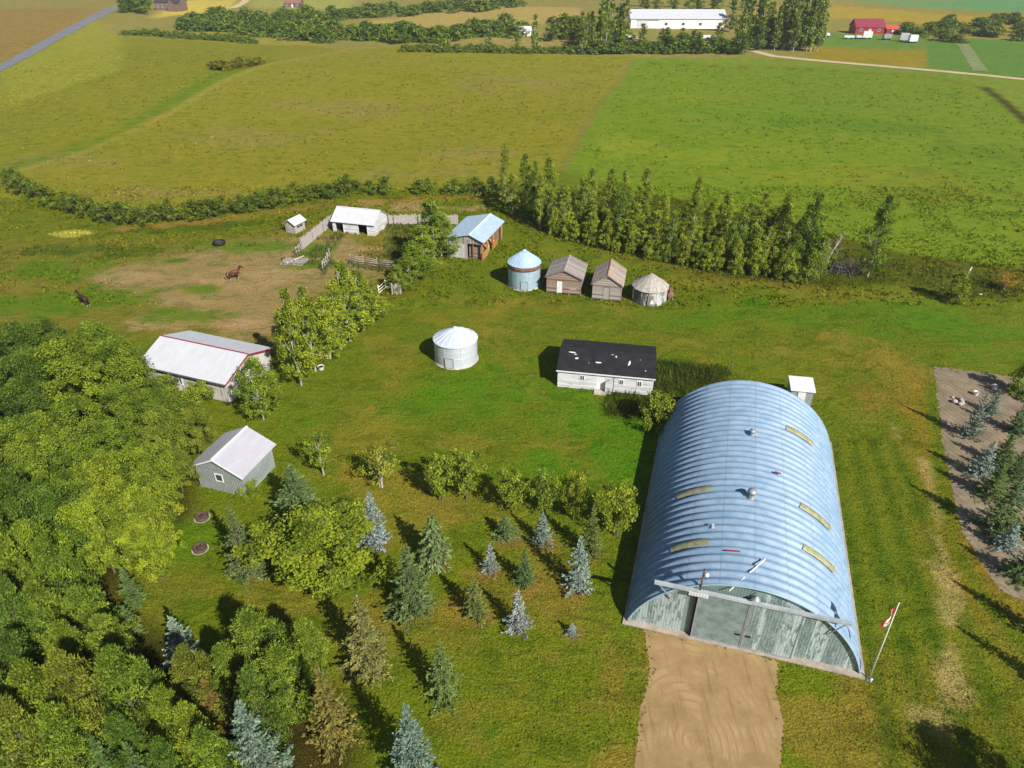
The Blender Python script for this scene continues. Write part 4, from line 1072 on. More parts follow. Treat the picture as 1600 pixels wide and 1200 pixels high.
rail_fence('thin rail fence from the plank fence corner to the pasture', [(470, 393), (464, 399)], 1.3, 2, 1.0, droop=.2)
def gate():
    a, b = G(612, 460), G(628, 460)
    root = empty('plank_gate', (a[0], a[1], 0), math.atan2(b[1] - a[1], b[0] - a[0]), 'upright plank gate section next to the white-railed panels', 'gate')
    L = math.hypot(b[0] - a[0], b[1] - a[1])
    for k in range(5): MB().box(k * L / 5 + .03, (k + 1) * L / 5 - .03, -.02, .02, 0, 1.5 * rnd.uniform(.85, 1.1)).build('board', M['grey_wood_v'], root)
    MB().box(0, L, .021, .08, .4, .5).box(0, L, .021, .08, 1.05, 1.15).build('rail', M['fence_wood'], root)
gate()
def panel_stack():
    x, y = G(461, 412)
    root = empty('corral_panel_pile', (x, y, 0), math.radians(-8), 'pile of pale corral panels lying in weeds by the pasture', 'panel pile')
    for k in range(5):
        m = MB(); z = .1 + k * .12; o = rnd.uniform(-.3, .3)
        for j in range(5): m.bar((-1.7 + o, -.7 + j * .35, z), (1.7 + o, -.7 + j * .35, z + rnd.uniform(0, .15)), .06)
        m.bar((-1.7 + o, -.75, z), (-1.7 + o, .75, z), .06).bar((1.7 + o, -.75, z + .05), (1.7 + o, .75, z + .05), .06)
        m.build('panel', mat_plain('pale_panel_wood', (.48, .46, .42), .8, 0, .25) if k == 0 else M['fence_wood'], root)
    MB().bar((-.9, -.9, .4), (1.2, .8, 1.0), .08).bar((-1.4, .6, .4), (.6, -.8, .9), .07).build('loose_pole', M['pole_white'], root)
panel_stack()
def trough():
    x, y = G(343, 382)
    root = empty('water_trough', (x, y, 0), .1, 'black rubber tyre trough on the pasture', 'trough')
    m = MB().lathe([(.75, 0), (.95, .12), (1.0, .35), (.95, .55), (.78, .62), (.66, .55), (.62, .3), (.66, .08), (.0011, .06)], 28)
    m.build('tyre', M['black_rubber'], root)
    MB().lathe([(.64, .42), (.30, .43)], 24, cap=True).build('water', M['glass'], root)
trough()
def stake(px, label, h, r, mat, tilt=0, cat='stake'):
    x, y = G(*px); root = empty('marker_stake', (x, y, 0), 0, label, cat)
    MB().tube([(0, 0, 0), (tilt * h, 0, h)], [r, r * .8], 8).build('shaft', M[mat], root)
    MB().lathe([(r * 1.3, -.06), (r * 1.3, .02), (.001, .05)], 8, Matrix.Translation((tilt * h, 0, h))).build('cap', M[mat], root)
stake((1510, 433), 'white stake standing in rough grass behind the rounded bush', 1.5, .09, 'white_trim', .15)
stake((1141, 585), 'dark post at the end of the tall grass by the cottage', 2.0, .06, 'bark', 0, 'post')
stake((1359, 1066), 'short white peg beside the flagpole foot', .35, .06, 'white_trim', .1, 'peg')

def lid():
    x, y = G(1536, 461); root = empty('white_board', (x, y, 0), -.4, 'small white board lying in the long grass', 'board')
    MB().box(-.45, .45, -.15, .15, .02, .07).build('plank', M['white_trim'], root)
    MB().box(-.4, -.3, -.17, .17, .071, .10).box(.3, .4, -.17, .17, .071, .10).build('batten', M['white_trim'], root)
lid()

def fire_pit(px, label):
    x, y = G(*px); root = empty('fire_pit', (x, y, 0), rnd.uniform(0, 3), label, 'fire pit')
    MB().lathe([(.50, 0), (.50, .26), (.53, .28), (.56, .26), (.56, 0)], 28).build('rim', mat_plain('sooty_rim', (.085, .055, .042), .85, 0, .4, 4), root)
    MB().lathe([(.495, .05), (.2, .09)], 24, cap=True).build('ash', M['ash'], root)
    m = MB()
    for k in range(5):
        a = rnd.uniform(0, 6.28); m.tube([(-.28 * math.cos(a), -.28 * math.sin(a), .14), (.28 * math.cos(a), .28 * math.sin(a), .2)], [.05, .035], 6)
    m.build('burnt_log', M['ash'], root)
    MB().lathe([(.565, .0), (.61, .02), (.66, .012)], 26).build('gravel_ring', M['concrete'], root)
fire_pit((316, 809), 'rusty ring fire pit nearer the grey shed')
fire_pit((313, 858), 'rusty ring fire pit farther from the grey shed')

# ================================================================== FLAG
def flagpole():
    x, y = G(1357, 1062)
    root = empty('flagpole', (x, y, 0), 0, 'thin pale flagpole beside the arched steel shed', 'flagpole')
    MB().tube([(0, 0, 0), (-.10, .0, 3.8), (-.20, 0, 7.5)], [.055, .045, .03], 10).build('pole', M['pole_white'], root)
    MB().lathe([(.16, 0), (.16, .1), (.08, .16)], 14).build('foot', M['white_trim'], root)
    MB().lathe([(.001, -.06), (.06, 0), (.001, .06)], 10, Matrix.Translation((-.20, 0, 7.54))).build('finial', M['white_trim'], root)
    f = empty('flag', (x - .19, y, 7.2), 0, 'limp red and white maple leaf flag hanging from the pole', 'flag')
    # cloth: u along fly, v along hoist
    def S(u, v):
        sag = 1 - .25 * u
        return Vector((-.72 * u * 1.0 - .05 * math.sin(9 * u + 2 * v), -.30 * u + .12 * math.sin(7 * u + 1.2 * v), -.98 * v * sag - 1.15 * u ** 1.1 + .03 * math.sin(10 * u)))
    def strip(u0, u1, name, mat):
        n, k = 10, 10; vv = []; off = .006
        for i in range(n + 1):
            for j in range(k + 1):
                vv.append(S(u0 + (u1 - u0) * i / n, j / k))
        ff = [(i * (k + 1) + j, i * (k + 1) + j + 1, (i + 1) * (k + 1) + j + 1, (i + 1) * (k + 1) + j) for i in range(n) for j in range(k)]
        o = MB().add(vv, ff, True).build(name, mat, f); md = o.modifiers.new('thick', 'SOLIDIFY'); md.thickness = .012; return o
    red = mat_plain('flag_red', (.52, .02, .055), .7, 0, .1); white = mat_plain('flag_white', (.8, .8, .8), .7, 0, .05)
    strip(0, .25, 'red_band', red); wb = strip(.25, .75, 'white_band', white); strip(.75, 1, 'red_band', red)
    half = [(0, .92), (.10, .74), (.22, .80), (.18, .52), (.33, .66), (.38, .58), (.56, .60), (.50, .44), (.60, .38), (.34, .18), (.37, .08), (.04, .12), (.04, -.12)]
    poly = half + [(-a, b) for a, b in reversed(half[1:])]
    vv = []
    for a, b in poly:
        u = .5 + a * .30; v = .55 - (b - .4) * .68
        vv.append((u, v))
    for sgn in (1, -1):
        pts = []
        for u, v in vv:
            p = S(u, v); nrm = (S(u + .01, v) - p).cross(S(u, v + .01) - p).normalized(); pts.append(p + nrm * .014 * sgn)
        c = S(.5, .5); nrm = (S(.51, .5) - c).cross(S(.5, .51) - c).normalized(); pts.append(c + nrm * .016 * sgn)
        n = len(vv)
        MB().add(pts, [(i, (i + 1) % n, n) for i in range(n)]).build('maple_leaf', red, wb, False)
flagpole()

# ================================================================== VEGETATION
def leaf_mesh(name, C_, A_, N_, Ls, Ws, tone, mat):
    """diamond leaves: centre, long axis, normal, length, width, per-leaf tone"""
    A_ = A_ / np.linalg.norm(A_, axis=1, keepdims=True)
    B_ = np.cross(N_, A_); B_ /= (np.linalg.norm(B_, axis=1, keepdims=True) + 1e-9)
    Nn = np.cross(A_, B_)
    n = len(C_)
    V = np.empty((n, 4, 3))
    V[:, 0] = C_ - A_ * Ls[:, None] / 2
    V[:, 1] = C_ + B_ * Ws[:, None] / 2 + Nn * Ls[:, None] * .08
    V[:, 2] = C_ + A_ * Ls[:, None] / 2
    V[:, 3] = C_ - B_ * Ws[:, None] / 2 + Nn * Ls[:, None] * .08
    me = bpy.data.meshes.new(name)
    me.vertices.add(n * 4); me.vertices.foreach_set('co', V.astype(np.float32).ravel())
    me.loops.add(n * 4); me.polygons.add(n)
    me.loops.foreach_set('vertex_index', np.arange(n * 4, dtype=np.int32))
    me.polygons.foreach_set('loop_start', np.arange(0, n * 4, 4, dtype=np.int32))
    me.polygons.foreach_set('loop_total', np.full(n, 4, dtype=np.int32))
    me.update(); me.validate()
    at = me.attributes.new('tone', 'FLOAT', 'POINT'); at.data.foreach_set('value', np.repeat(tone, 4).astype(np.float32))
    me.materials.append(mat)
    return me

def unit(v): return v / (np.linalg.norm(v, axis=1, keepdims=True) + 1e-9)

def branch_mesh(name, segs, mat):
    m = MB()
    for pts, rad in segs: m.tube(pts, rad, 6, cap=False)
    me = bpy.data.meshes.new(name); me.from_pydata(m.v, [], m.f)
    for p in me.polygons: p.use_smooth = True
    me.materials.append(mat); return me

def crown_clumps(h, rx, z0, z1, n, prof, seed):
    """clump centres filling a crown, kept mostly near its surface; prof(t)->relative radius"""
    r = np.random.default_rng(seed)
    t = r.random(n) ** .9; z = z0 + (z1 - z0) * t
    rad = np.array([prof(q) for q in t]) * rx
    a = r.random(n) * 2 * PI
    lob = 1 + .26 * np.sin(3 * a + seed + 3 * t) + .18 * np.sin(5 * a + 2 * seed + 5 * t)
    k = np.sqrt(r.random(n)) * .55 + .45
    k = np.where(r.random(n) < .25, r.random(n) * .6, k)
    d = rad * lob * k
    return np.stack([d * np.cos(a), d * np.sin(a), z], 1)

def make_decid(key, h, rx, z0, nclump, nleaf, crad, lsize, prof, seed, bark, needle=False, tone_lo=0, tone_hi=1, mat='leaf', multi=1, aspect=.62, sparse_top=0):
    r = np.random.default_rng(seed)
    CC = crown_clumps(h, rx, z0, h * .985, nclump, prof, seed)
    ctone = np.clip(r.normal((tone_lo + tone_hi) / 2, .28, nclump), 0, 1)
    cen = np.repeat(CC, nleaf, 0)
    n = len(cen)
    dirv = unit(r.normal(size=(n, 3)))
    rr = crad * (r.random(n) ** .45) * np.repeat(r.uniform(.65, 1.3, nclump), nleaf)
    off = dirv * rr[:, None] * np.array([1, 1, .75])
    P = cen + off
    P[:, 2] = np.maximum(P[:, 2], .08)
    out = unit(P - np.array([0, 0, h * .45]))
    if needle:
        A_ = unit(dirv + np.array([0, 0, .5]) + r.normal(size=(n, 3)) * .25); N_ = unit(r.normal(size=(n, 3)))
    else:
        A_ = unit(r.normal(size=(n, 3)) + dirv * .6)
        N_ = unit(out * .5 + np.array([0, 0, .6]) + r.normal(size=(n, 3)) * .55)
    Ls = lsize * r.uniform(.6, 1.35, n); Ws = Ls * aspect * r.uniform(.8, 1.2, n)
    tone = np.clip(np.repeat(ctone, nleaf) + r.normal(0, .14, n), 0, 1)
    crown = leaf_mesh('crown', P, A_, N_, Ls, Ws, tone, M[mat])
    segs = []
    lean = r.normal(0, .025, 2)
    for q in range(multi):
        o = r.normal(0, .12 * (multi > 1), 2) * rx
        top = np.array([lean[0] * h + o[0] * 2, lean[1] * h + o[1] * 2, h * .88])
        bx, by = o * .3
        tr = .012 * h + .03
        pts = [(bx, by, -.1), (bx + .02, by, h * .2), (bx * .5 + top[0] * .5, by * .5 + top[1] * .5, h * .5), tuple(top)]
        segs.append((pts, [tr, tr * .8, tr * .5, tr * .12]))
    for c in CC[r.permutation(nclump)[:min(26, nclump)]]:
        zb = max(z0 * .7, c[2] - .35 * h * r.uniform(.3, .8)); f = zb / (h * .88)
        b = np.array([lean[0] * h * f, lean[1] * h * f, zb]); mid = (b + c) / 2 + np.array([0, 0, .02 * h])
        segs.append(([tuple(b), tuple(mid), tuple(c)], [.0055 * h, .0035 * h, .0015 * h]))
    trunk = branch_mesh('trunk', segs, M[bark])
    return dict(h=h, r=rx, crown=crown, trunk=trunk)

def make_spruce(key, h, R, seed, mat, droop=.25, nlev=24, nbr=11, nl=26, weep=0.0, gap=.08, lf=.062):
    r = np.random.default_rng(seed)
    Cs, As, Ns, Ls, Ws, T = [], [], [], [], [], []
    segs = [([(0, 0, -.1), (0, 0, h * .5), (0, 0, h * .995)], [.018 * h + .02, .012 * h, .003 * h])]
    for i in range(nlev):
        t = (i + .3) / nlev; z = h * (.03 + .95 * t ** .95)
        rad = R * (1 - t) ** .88 * r.uniform(.85, 1.1) + .05 * R
        nb = max(4, int(nbr * (1 - .55 * t)))
        a0 = r.random() * 6.28
        for b in range(nb):
            if r.random() < gap: continue
            a = a0 + 2 * PI * b / nb + r.normal(0, .18); L = rad * r.uniform(.6, 1.25)
            rise = .35 * t
            d = np.array([math.cos(a), math.sin(a), 0])
            side = np.array([-math.sin(a), math.cos(a), 0])
            tone = np.clip(r.normal(.5, .25), 0, 1)
            n = int(nl * (.45 + .55 * (1 - t)))
            s = r.random(n) ** .75 * .95 + .05
            zc = z + L * (-droop * s - weep * s * s + (rise + .16) * s ** 2.2)
            wd = (1 - s * .85) * L * .34 * r.uniform(-1, 1, n)
            P = d * (s * L)[:, None] + side * wd[:, None] + np.array([0, 0, 1]) * (zc - np.abs(wd) * .18)[:, None]
            P += r.normal(0, .012 * h * .35, (n, 3))
            sgn = np.sign(wd)[:, None]
            A_ = d * 1.0 + side * sgn * r.uniform(.2, 1.0, (n, 1)) + np.array([0, 0, 1]) * r.normal(.0, .28, (n, 1)) - np.array([0, 0, weep * 1.6])
            N_ = np.array([0, 0, 1]) + r.normal(0, .55, (n, 3))
            Cs.append(P); As.append(A_); Ns.append(unit(N_))
            ls = h * lf * r.uniform(.7, 1.3, n) * (1 - .35 * t)
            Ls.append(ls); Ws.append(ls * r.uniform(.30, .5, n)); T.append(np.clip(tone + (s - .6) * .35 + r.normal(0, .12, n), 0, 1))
            if i < nlev * .7 and b % 2 == 0: segs.append(([(0, 0, z), tuple(d * L * .8 + np.array([0, 0, z - droop * L * .8]))], [.006 * h, .002 * h]))
    n = 14; s = r.random(n)
    Cs.append(np.stack([r.normal(0, .01 * h, n), r.normal(0, .01 * h, n), h * (.93 + .07 * s)], 1)); As.append(np.stack([r.normal(0, .3, n), r.normal(0, .3, n), np.ones(n)], 1)); Ns.append(unit(r.normal(size=(n, 3)))); Ls.append(np.full(n, .05 * h)); Ws.append(np.full(n, .018 * h)); T.append(np.full(n, .8))
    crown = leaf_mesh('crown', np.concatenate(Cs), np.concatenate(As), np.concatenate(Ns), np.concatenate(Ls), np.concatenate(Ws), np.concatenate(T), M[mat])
    return dict(h=h, r=R, crown=crown, trunk=branch_mesh('trunk', segs, M['bark']))

egg = lambda t: (math.sin(PI * min(1, max(0, t * .93 + .06))) ** .6)
dome = lambda t: math.sqrt(max(0, 1 - (max(t - .3, 0) / .7) ** 2)) * (.72 + .28 * min(1, t / .3))
col_ = lambda t: max(.07, min(1, .55 + t * 1.8) * (1 - max(0, t - .3) / .72) ** .7)
vase = lambda t: (.35 + .65 * t) * math.sqrt(max(0.02, 1 - max(0, t - .75) ** 2 * 12))
cone = lambda t: (min(1, .55 + t * 2.2) * (1 - max(0, t - .2) / .85) ** .8) if t < 1 else .06
mound = lambda t: math.sqrt(max(.03, 1 - t * t * .95))

PROTO = {}
PROTO['broad'] = [make_decid('broad', 9, 3.6, 1.8, 150, 150, .70, .205, dome, s, 'bark') for s in (1, 2, 3, 4)]
PROTO['pine'] = [make_decid('pine', 9, 3.2, 1.0, 170, 96, .58, .245, cone, s, 'bark', True, 0, 1, 'pine_needle', 1, .34) for s in (11, 12, 13)]
PROTO['poplar'] = [make_decid('poplar', 10, 1.9, 1.0, 120, 50, .50, .22, col_, s, 'bark_pale') for s in (21, 22, 23, 24, 25)]
PROTO['ash'] = [make_decid('ash', 7, 2.6, 1.3, 110, 70, .55, .21, egg, s, 'bark_pale') for s in (31, 32)]
PROTO['bush'] = [make_decid('bush', 3, 1.7, .25, 70, 60, .42, .18, mound, s, 'bark', multi=4) for s in (41, 42, 43)]
PROTO['fruit'] = [make_decid('fruit', 3.2, 1.5, .7, 64, 50, .36, .16, vase, s, 'bark', multi=3) for s in (51, 52, 53)]
PROTO['sparse'] = [make_decid('sparse', 3.2, 1.4, .7, 60, 30, .34, .15, vase, s, 'dead_wood', multi=5) for s in (55, 56)]
PROTO['hedge'] = [make_decid('hedge', 3, 1.9, .2, 46, 26, .55, .30, mound, s, 'bark', multi=3) for s in (61, 62, 63)]
PROTO['far_bush'] = [make_decid('far_bush', 5, 3.6, .4, 50, 16, 1.1, .85, mound, s, 'bark') for s in (71, 72, 73)]
PROTO['far_tree'] = [make_decid('far_tree', 12, 3.0, 1.2, 70, 18, 1.0, .75, egg, s, 'bark') for s in (75, 76, 77)]
PROTO['far_poplar'] = [make_decid('far_poplar', 14, 1.9, 1.2, 70, 16, .75, .6, col_, s, 'bark_pale') for s in (81, 82, 83)]
PROTO['spruce'] = [make_spruce('spruce', 6, 1.75, s, 'needle', .25, 19, 11, 44, gap=.2, lf=.047) for s in (91, 92, 93)]
PROTO['big_blue'] = [make_spruce('big_blue', 8, 2.4, s, 'blue_needle', .2, 26, 13, 52, gap=.12, lf=.036) for s in (98, 99)]
PROTO['big_spruce'] = [make_spruce('big_spruce', 8, 2.3, s, 'needle', .28, 24, 12, 50, gap=.2, lf=.038) for s in (101, 102)]
PROTO['weeping'] = [make_spruce('weeping', 6, 1.9, s, 'needle', .2, 20, 10, 32, weep=.45, gap=.12) for s in (94,)]
PROTO['blue'] = [make_spruce('blue', 4, 1.25, s, 'blue_needle', .12, 18, 10, 46, gap=.15, lf=.05) for s in (95, 96, 97)]

def plant(kind, name, label, cat, x, y, h, r, group=None, color=(1, 1, 1), parts=True):
    """one tree or shrub: a root at its foot with trunk and crown"""
    p = rnd.choice(PROTO[kind])
    root = empty(name, (x, y), rnd.uniform(0, 6.28), label, cat, group)
    sx = r / p['r'] * 1.0; root.scale = (sx, sx, h / p['h'])
    v = rnd.uniform(.9, 1.1); w_ = rnd.uniform(.95, 1.06)
    for nm in ('trunk', 'crown'):
        o = bpy.data.objects.new(nm, p[nm]); COL.objects.link(o); o.parent = root
        if nm == 'crown': o.color = (color[0] * v * w_, color[1] * v, color[2] * v, 1)
    return root

def by_base(kind, name, label, cat, base, top_y, wpx, group=None, color=(1, 1, 1)):
    """tree whose foot and top are read at photo pixels; wpx is its full width there"""
    x, y = G(*base); h = max(.5, height_at(base, top_y)) * 1.0
    return plant(kind, name, label, cat, x, y, h, wpx / 2 / px_scale(*base), group, color)
def by_crown(kind, name, label, cat, c, rpx, h, group=None, color=(1, 1, 1), frac=.62):
    x, y = G(c[0], c[1], h * frac)
    sc = FPX / (y * cp + (CAM_H - h * frac) * sp)
    return plant(kind, name, label, cat, x, y, h, rpx / sc, group, color)

# ---- shelterbelt poplars behind the bins
def lerp_path(P, t):
    n = len(P) - 1; i = min(int(t * n), n - 1); f = t * n - i
    return (P[i][0] + (P[i + 1][0] - P[i][0]) * f, P[i][1] + (P[i + 1][1] - P[i][1]) * f)
BELT = 'poplars of the shelterbelt'
for row, (P, n, hh, lab) in enumerate([
    ([(842, 360), (960, 388), (1080, 412), (1180, 424), (1272, 438)], 20, 8.8, 'slender green poplar in the front row of the shelterbelt behind the grain bins'),
    ([(802, 336), (930, 364), (1060, 388), (1180, 404), (1276, 418)], 21, 9.8, 'tall poplar in the middle row of the shelterbelt behind the grain bins'),
    ([(790, 322), (920, 346), (1060, 372), (1180, 390), (1268, 402)], 21, 9.6, 'poplar in the back row of the shelterbelt against the green field')]):
    for i in range(n):
        px_, py_ = lerp_path(P, (i + rnd.uniform(-.3, .3)) / (n - 1) if 0 < i < n - 1 else i / (n - 1))
        x, y = G(px_ + rnd.uniform(-3, 3), py_ + rnd.uniform(-3, 3))
        t = i / n
        h = hh * (1.02 - .16 * t) * rnd.choice((.62, .78, .9, 1, 1, 1.08, 1.22))
        plant('poplar', 'poplar_tree', lab, 'poplar', x, y, h * .92, rnd.uniform(1.15, 1.95), BELT, rnd.choice([(1.25, 1.25, 1), (1.05, 1.12, .9), (1.4, 1.28, 1), (.85, .98, .9), (1.35, 1.3, 1)]))
for i in range(24):
    px_, py_ = lerp_path([(850, 364), (980, 396), (1100, 420), (1200, 432), (1270, 444)], (i + rnd.uniform(0, .8)) / 24)
    x, y = G(px_, py_); plant('bush', 'poplar_sucker', 'low bright poplar sucker at the front foot of the shelterbelt', 'sapling', x, y, rnd.uniform(2.4, 4.8), rnd.uniform(.9, 1.5), 'suckers along the shelterbelt', (1.35, 1.3, 1))
by_base('poplar', 'poplar_tree', 'lone dark poplar standing right of the shelterbelt past the dead birch', 'poplar', (1355, 432), 306, 40, None, (.72, .88, .9))
by_base('poplar', 'poplar_tree', 'tallest poplar near the right end of the shelterbelt with leaning top', 'poplar', (1252, 425), 296, 42, None, (.85, .95, .9))

def bare_tree(label, base, top_px, name='dead_tree', spread=.5, n=16, seed=1, mat='dead_wood', thick=.05):
    r = np.random.default_rng(seed); x, y = G(*base); h = height_at(base, top_px[1])
    root = empty(name, (x, y), 0, label, 'dead tree')
    lx = (top_px[0] - base[0]) / px_scale(*base)
    m = MB().tube([(0, 0, 0), (lx * .4, 0, h * .5), (lx, 0, h)], [thick * 1.4, thick, .012], 7)
    m.build('trunk', M[mat], root)
    for k in range(n):
        t = r.uniform(.25, .95); a = r.random() * 6.28; L = h * spread * (1.1 - t) * r.uniform(.6, 1.1)
        b = Vector((lx * t, 0, h * t)); e = b + Vector((math.cos(a) * L, math.sin(a) * L, L * .75))
        mm = MB().tube([b, b.lerp(e, .5) + Vector((0, 0, L * .05)), e], [thick * .45, thick * .3, .008], 5)
        for q in range(3):
            s = b.lerp(e, r.uniform(.3, .9)); mm.tube([s, s + Vector((r.normal() * L * .3, r.normal() * L * .3, L * .3))], [thick * .2, .006], 4)
        mm.build('limb', M[mat], root)
bare_tree('white dead birch leaning at the right end of the shelterbelt', (1281, 430), (1303, 362), seed=3, thick=.09)
def brush(label, px, w_, h, seed, mat='dead_wood', n=110):
    r = np.random.default_rng(seed); x, y = G(*px); root = empty('brush_pile', (x, y), 0, label, 'brush pile')
    m = MB()
    for k in range(n):
        a = r.random() * 6.28; L = h * r.uniform(.6, 1.3); o = Vector((r.normal() * w_ * .32, r.normal() * w_ * .32, 0))
        m.tube([o, o + Vector((math.cos(a) * L * .35, math.sin(a) * L * .35, L * .6)), o + Vector((math.cos(a) * L * .9, math.sin(a) * L * .9, L * .75))], [.035, .022, .006], 4, cap=False)
    m.build('twigs', M[mat], root)
    mm = MB()
    for k in range(6):
        a = r.random() * 6.28; mm.tube([(-w_ * .5 * math.cos(a), -w_ * .5 * math.sin(a), .2), (w_ * .5 * math.cos(a), w_ * .5 * math.sin(a), h * .5)], [.07, .04], 6)
    mm.build('fallen_limb', M['bark'], root)
brush('greyish purple brush heap beside the white dead birch', (1318, 424), 3.6, 1.9, 5, 'brush_twig')

# ---- poplar row by the pens
ROWC = (1.3, 1.25, .9)
for base, top, w_, lab in [
    ((471, 602), 450, 40, 'pale-trunked poplar in front of the row, right beside the white-roofed barn'), ((454, 586), 484, 34, 'short yellow-green poplar touching the corner of the white-roofed barn'),
    ((493, 580), 446, 44, 'poplar rising just in front of the pinkish kennel'), ((516, 560), 462, 40, 'bushy poplar just behind the pinkish kennel'),
    ((533, 545), 440, 40, 'mid-row poplar left of the tallest one by the pens'), ((547, 533), 408, 50, 'tallest poplar of the row by the pens, with white trunk foot'),
    ((568, 515), 420, 42, 'poplar just right of the tallest one in the row by the pens'), ((584, 502), 442, 34, 'small leafy poplar next to last in the row by the pens'),
    ((599, 489), 462, 24, 'smallest poplar at the far end of the row below the rail panels'), ((505, 545), 470, 40, 'leafy poplar half hidden in the back of the row by the pens')]:
    by_base('poplar', 'poplar_tree', lab, 'poplar', base, top + 2, w_ * 1.18, 'poplar row along the pens', ROWC)
by_base('ash', 'broadleaf_tree', 'round-crowned tree hiding the right front corner of the white-roofed barn', 'tree', (412, 656), 566, 70, None, (1.0, 1.1, 1.0))
for base, top, w_, lab in [
    ((690, 400), 328, 40, 'dense poplar against the left wall of the blue-roofed shed'), ((678, 408), 308, 42, 'tallest poplar of the clump left of the blue-roofed shed'),
    ((662, 424), 352, 44, 'broad poplar at the middle of the clump left of the blue-roofed shed'), ((650, 436), 380, 38, 'leafy low poplar in the clump leading down from the blue-roofed shed'),
    ((637, 446), 396, 34, 'small poplar above the plank gate'), ((622, 456), 414, 26, 'bushy sapling next to the plank gate'), ((668, 402), 345, 34, 'poplar behind the clump left of the blue-roofed shed')]:
    by_base('poplar', 'poplar_tree', lab, 'poplar', base, top, w_ * 1.25, 'poplar clump by the blue-roofed shed', (1.0, 1.05, .95))

# ---- caragana hedge arc
HP = [(18, 288), (55, 306), (100, 326), (150, 341), (200, 349), (262, 345), (330, 337), (400, 327), (452, 317), (500, 308), (556, 301)]
for i in range(58):
    px_, py_ = lerp_path(HP, i / 57); x, y = G(px_ + rnd.uniform(-3, 3), py_ + rnd.uniform(-2, 2))
    plant('hedge', 'hedge_shrub', 'dark rounded shrub in the curving hedge below the olive field', 'shrub', x, y, rnd.uniform(2.0, 3.3), rnd.uniform(1.5, 2.3), 'shrubs of the curving hedge', rnd.choice([(.62, .66, .75), (.74, .74, .7), (.9, .82, .7), (.52, .58, .7)]))
for px_, py_, lab in [(580, 302, 'dark shrub first past the gap at the right end of the curving hedge'), (602, 303, 'low shrub second past the hedge gap'), (655, 301, 'isolated dark shrub above the brown plank fence'), (668, 300, 'low olive shrub right of the isolated dark one'), (710, 302, 'round dark shrub above the blue-roofed shed'), (770, 304, 'shrub at the left foot of the shelterbelt'), (742, 304, 'low scrub between the round shrub and the shelterbelt')]:
    x, y = G(px_, py_); plant('hedge', 'hedge_shrub', lab, 'shrub', x, y, rnd.uniform(2, 3.4), rnd.uniform(1.7, 2.4), None, (.75, .8, .8))
by_base('bush', 'round_bush', 'rounded yellow-green bush alone at the far right lawn edge', 'bush', (1488, 472), 426, 38, None, (1.1, 1.05, .8))
by_base('sparse', 'scrub', 'reddish brown scrub at the right edge behind the white board', 'shrub', (1568, 452), 428, 40, None, (1.5, .75, .6))
by_base('bush', 'corner_bush', 'green bush at the far corner of the bare garden bed', 'bush', (1600, 618), 570, 60, None, (1, 1.1, .9))

# ---- lawn shrubs and fruit trees
for kind, base, top, w_, col, lab in [
    ('sparse', (506, 742), 680, 52, (1.0, 1.1, .9), 'thin-leaved grey-green fruit tree right of the grey shed'),
    ('sparse', (596, 760), 702, 66, (1.25, 1.05, 1.2), 'vase-shaped fruit tree with pinkish bare upper twigs'),
    ('fruit', (690, 782), 716, 56, (1.0, 1.05, .9), 'left half of the dense round shrub pair on the lawn'),
    ('fruit', (730, 780), 712, 62, (1.05, 1.05, .9), 'right half of the dense round shrub pair on the lawn'),
    ('fruit', (800, 800), 744, 56, (1.15, 1.15, .9), 'first vase-shaped shrub of the row of four toward the steel shed'),
    ('fruit', (850, 804), 742, 50, (1.05, 1.12, 1.1), 'second vase-shaped shrub of the row, with a blue spruce at its foot'),
    ('fruit', (896, 812), 742, 48, (1.2, 1.15, .9), 'third vase-shaped shrub of the row, with visible stem'),
    ('fruit', (962, 838), 768, 74, (1.25, 1.2, .9), 'largest bright shrub nearest the steel shed wall'),
    ('bush', (1026, 664), 614, 62, (1.15, 1.1, .9), 'yellow-green bush between the cottage and the steel shed'),
    ('bush', (262, 620), 588, 40, (1.1, 1.05, .9), 'left bush against the front wall of the white-roofed barn'),
    ('bush', (312, 634), 600, 56, (1.15, 1.1, .9), 'right bush against the front wall of the white-roofed barn'),
    ('bush', (392, 772), 752, 34, (1, 1.1, .9), 'low bush at the right corner of the grey shed'),
    ('bush', (265, 800), 745, 60, (1.3, 1.1, .8), 'yellowing bush at the woods edge left of the grey shed')]:
    by_base(kind, 'lawn_shrub', lab, 'shrub', base, top, w_, None, col)
by_crown('broad', 'broadleaf_tree', 'large spreading yellow-green tree at the centre of the lawn spruces', 'tree', (498, 862), 96, 6.4, None, (1.12, 1.12, .8), .5)

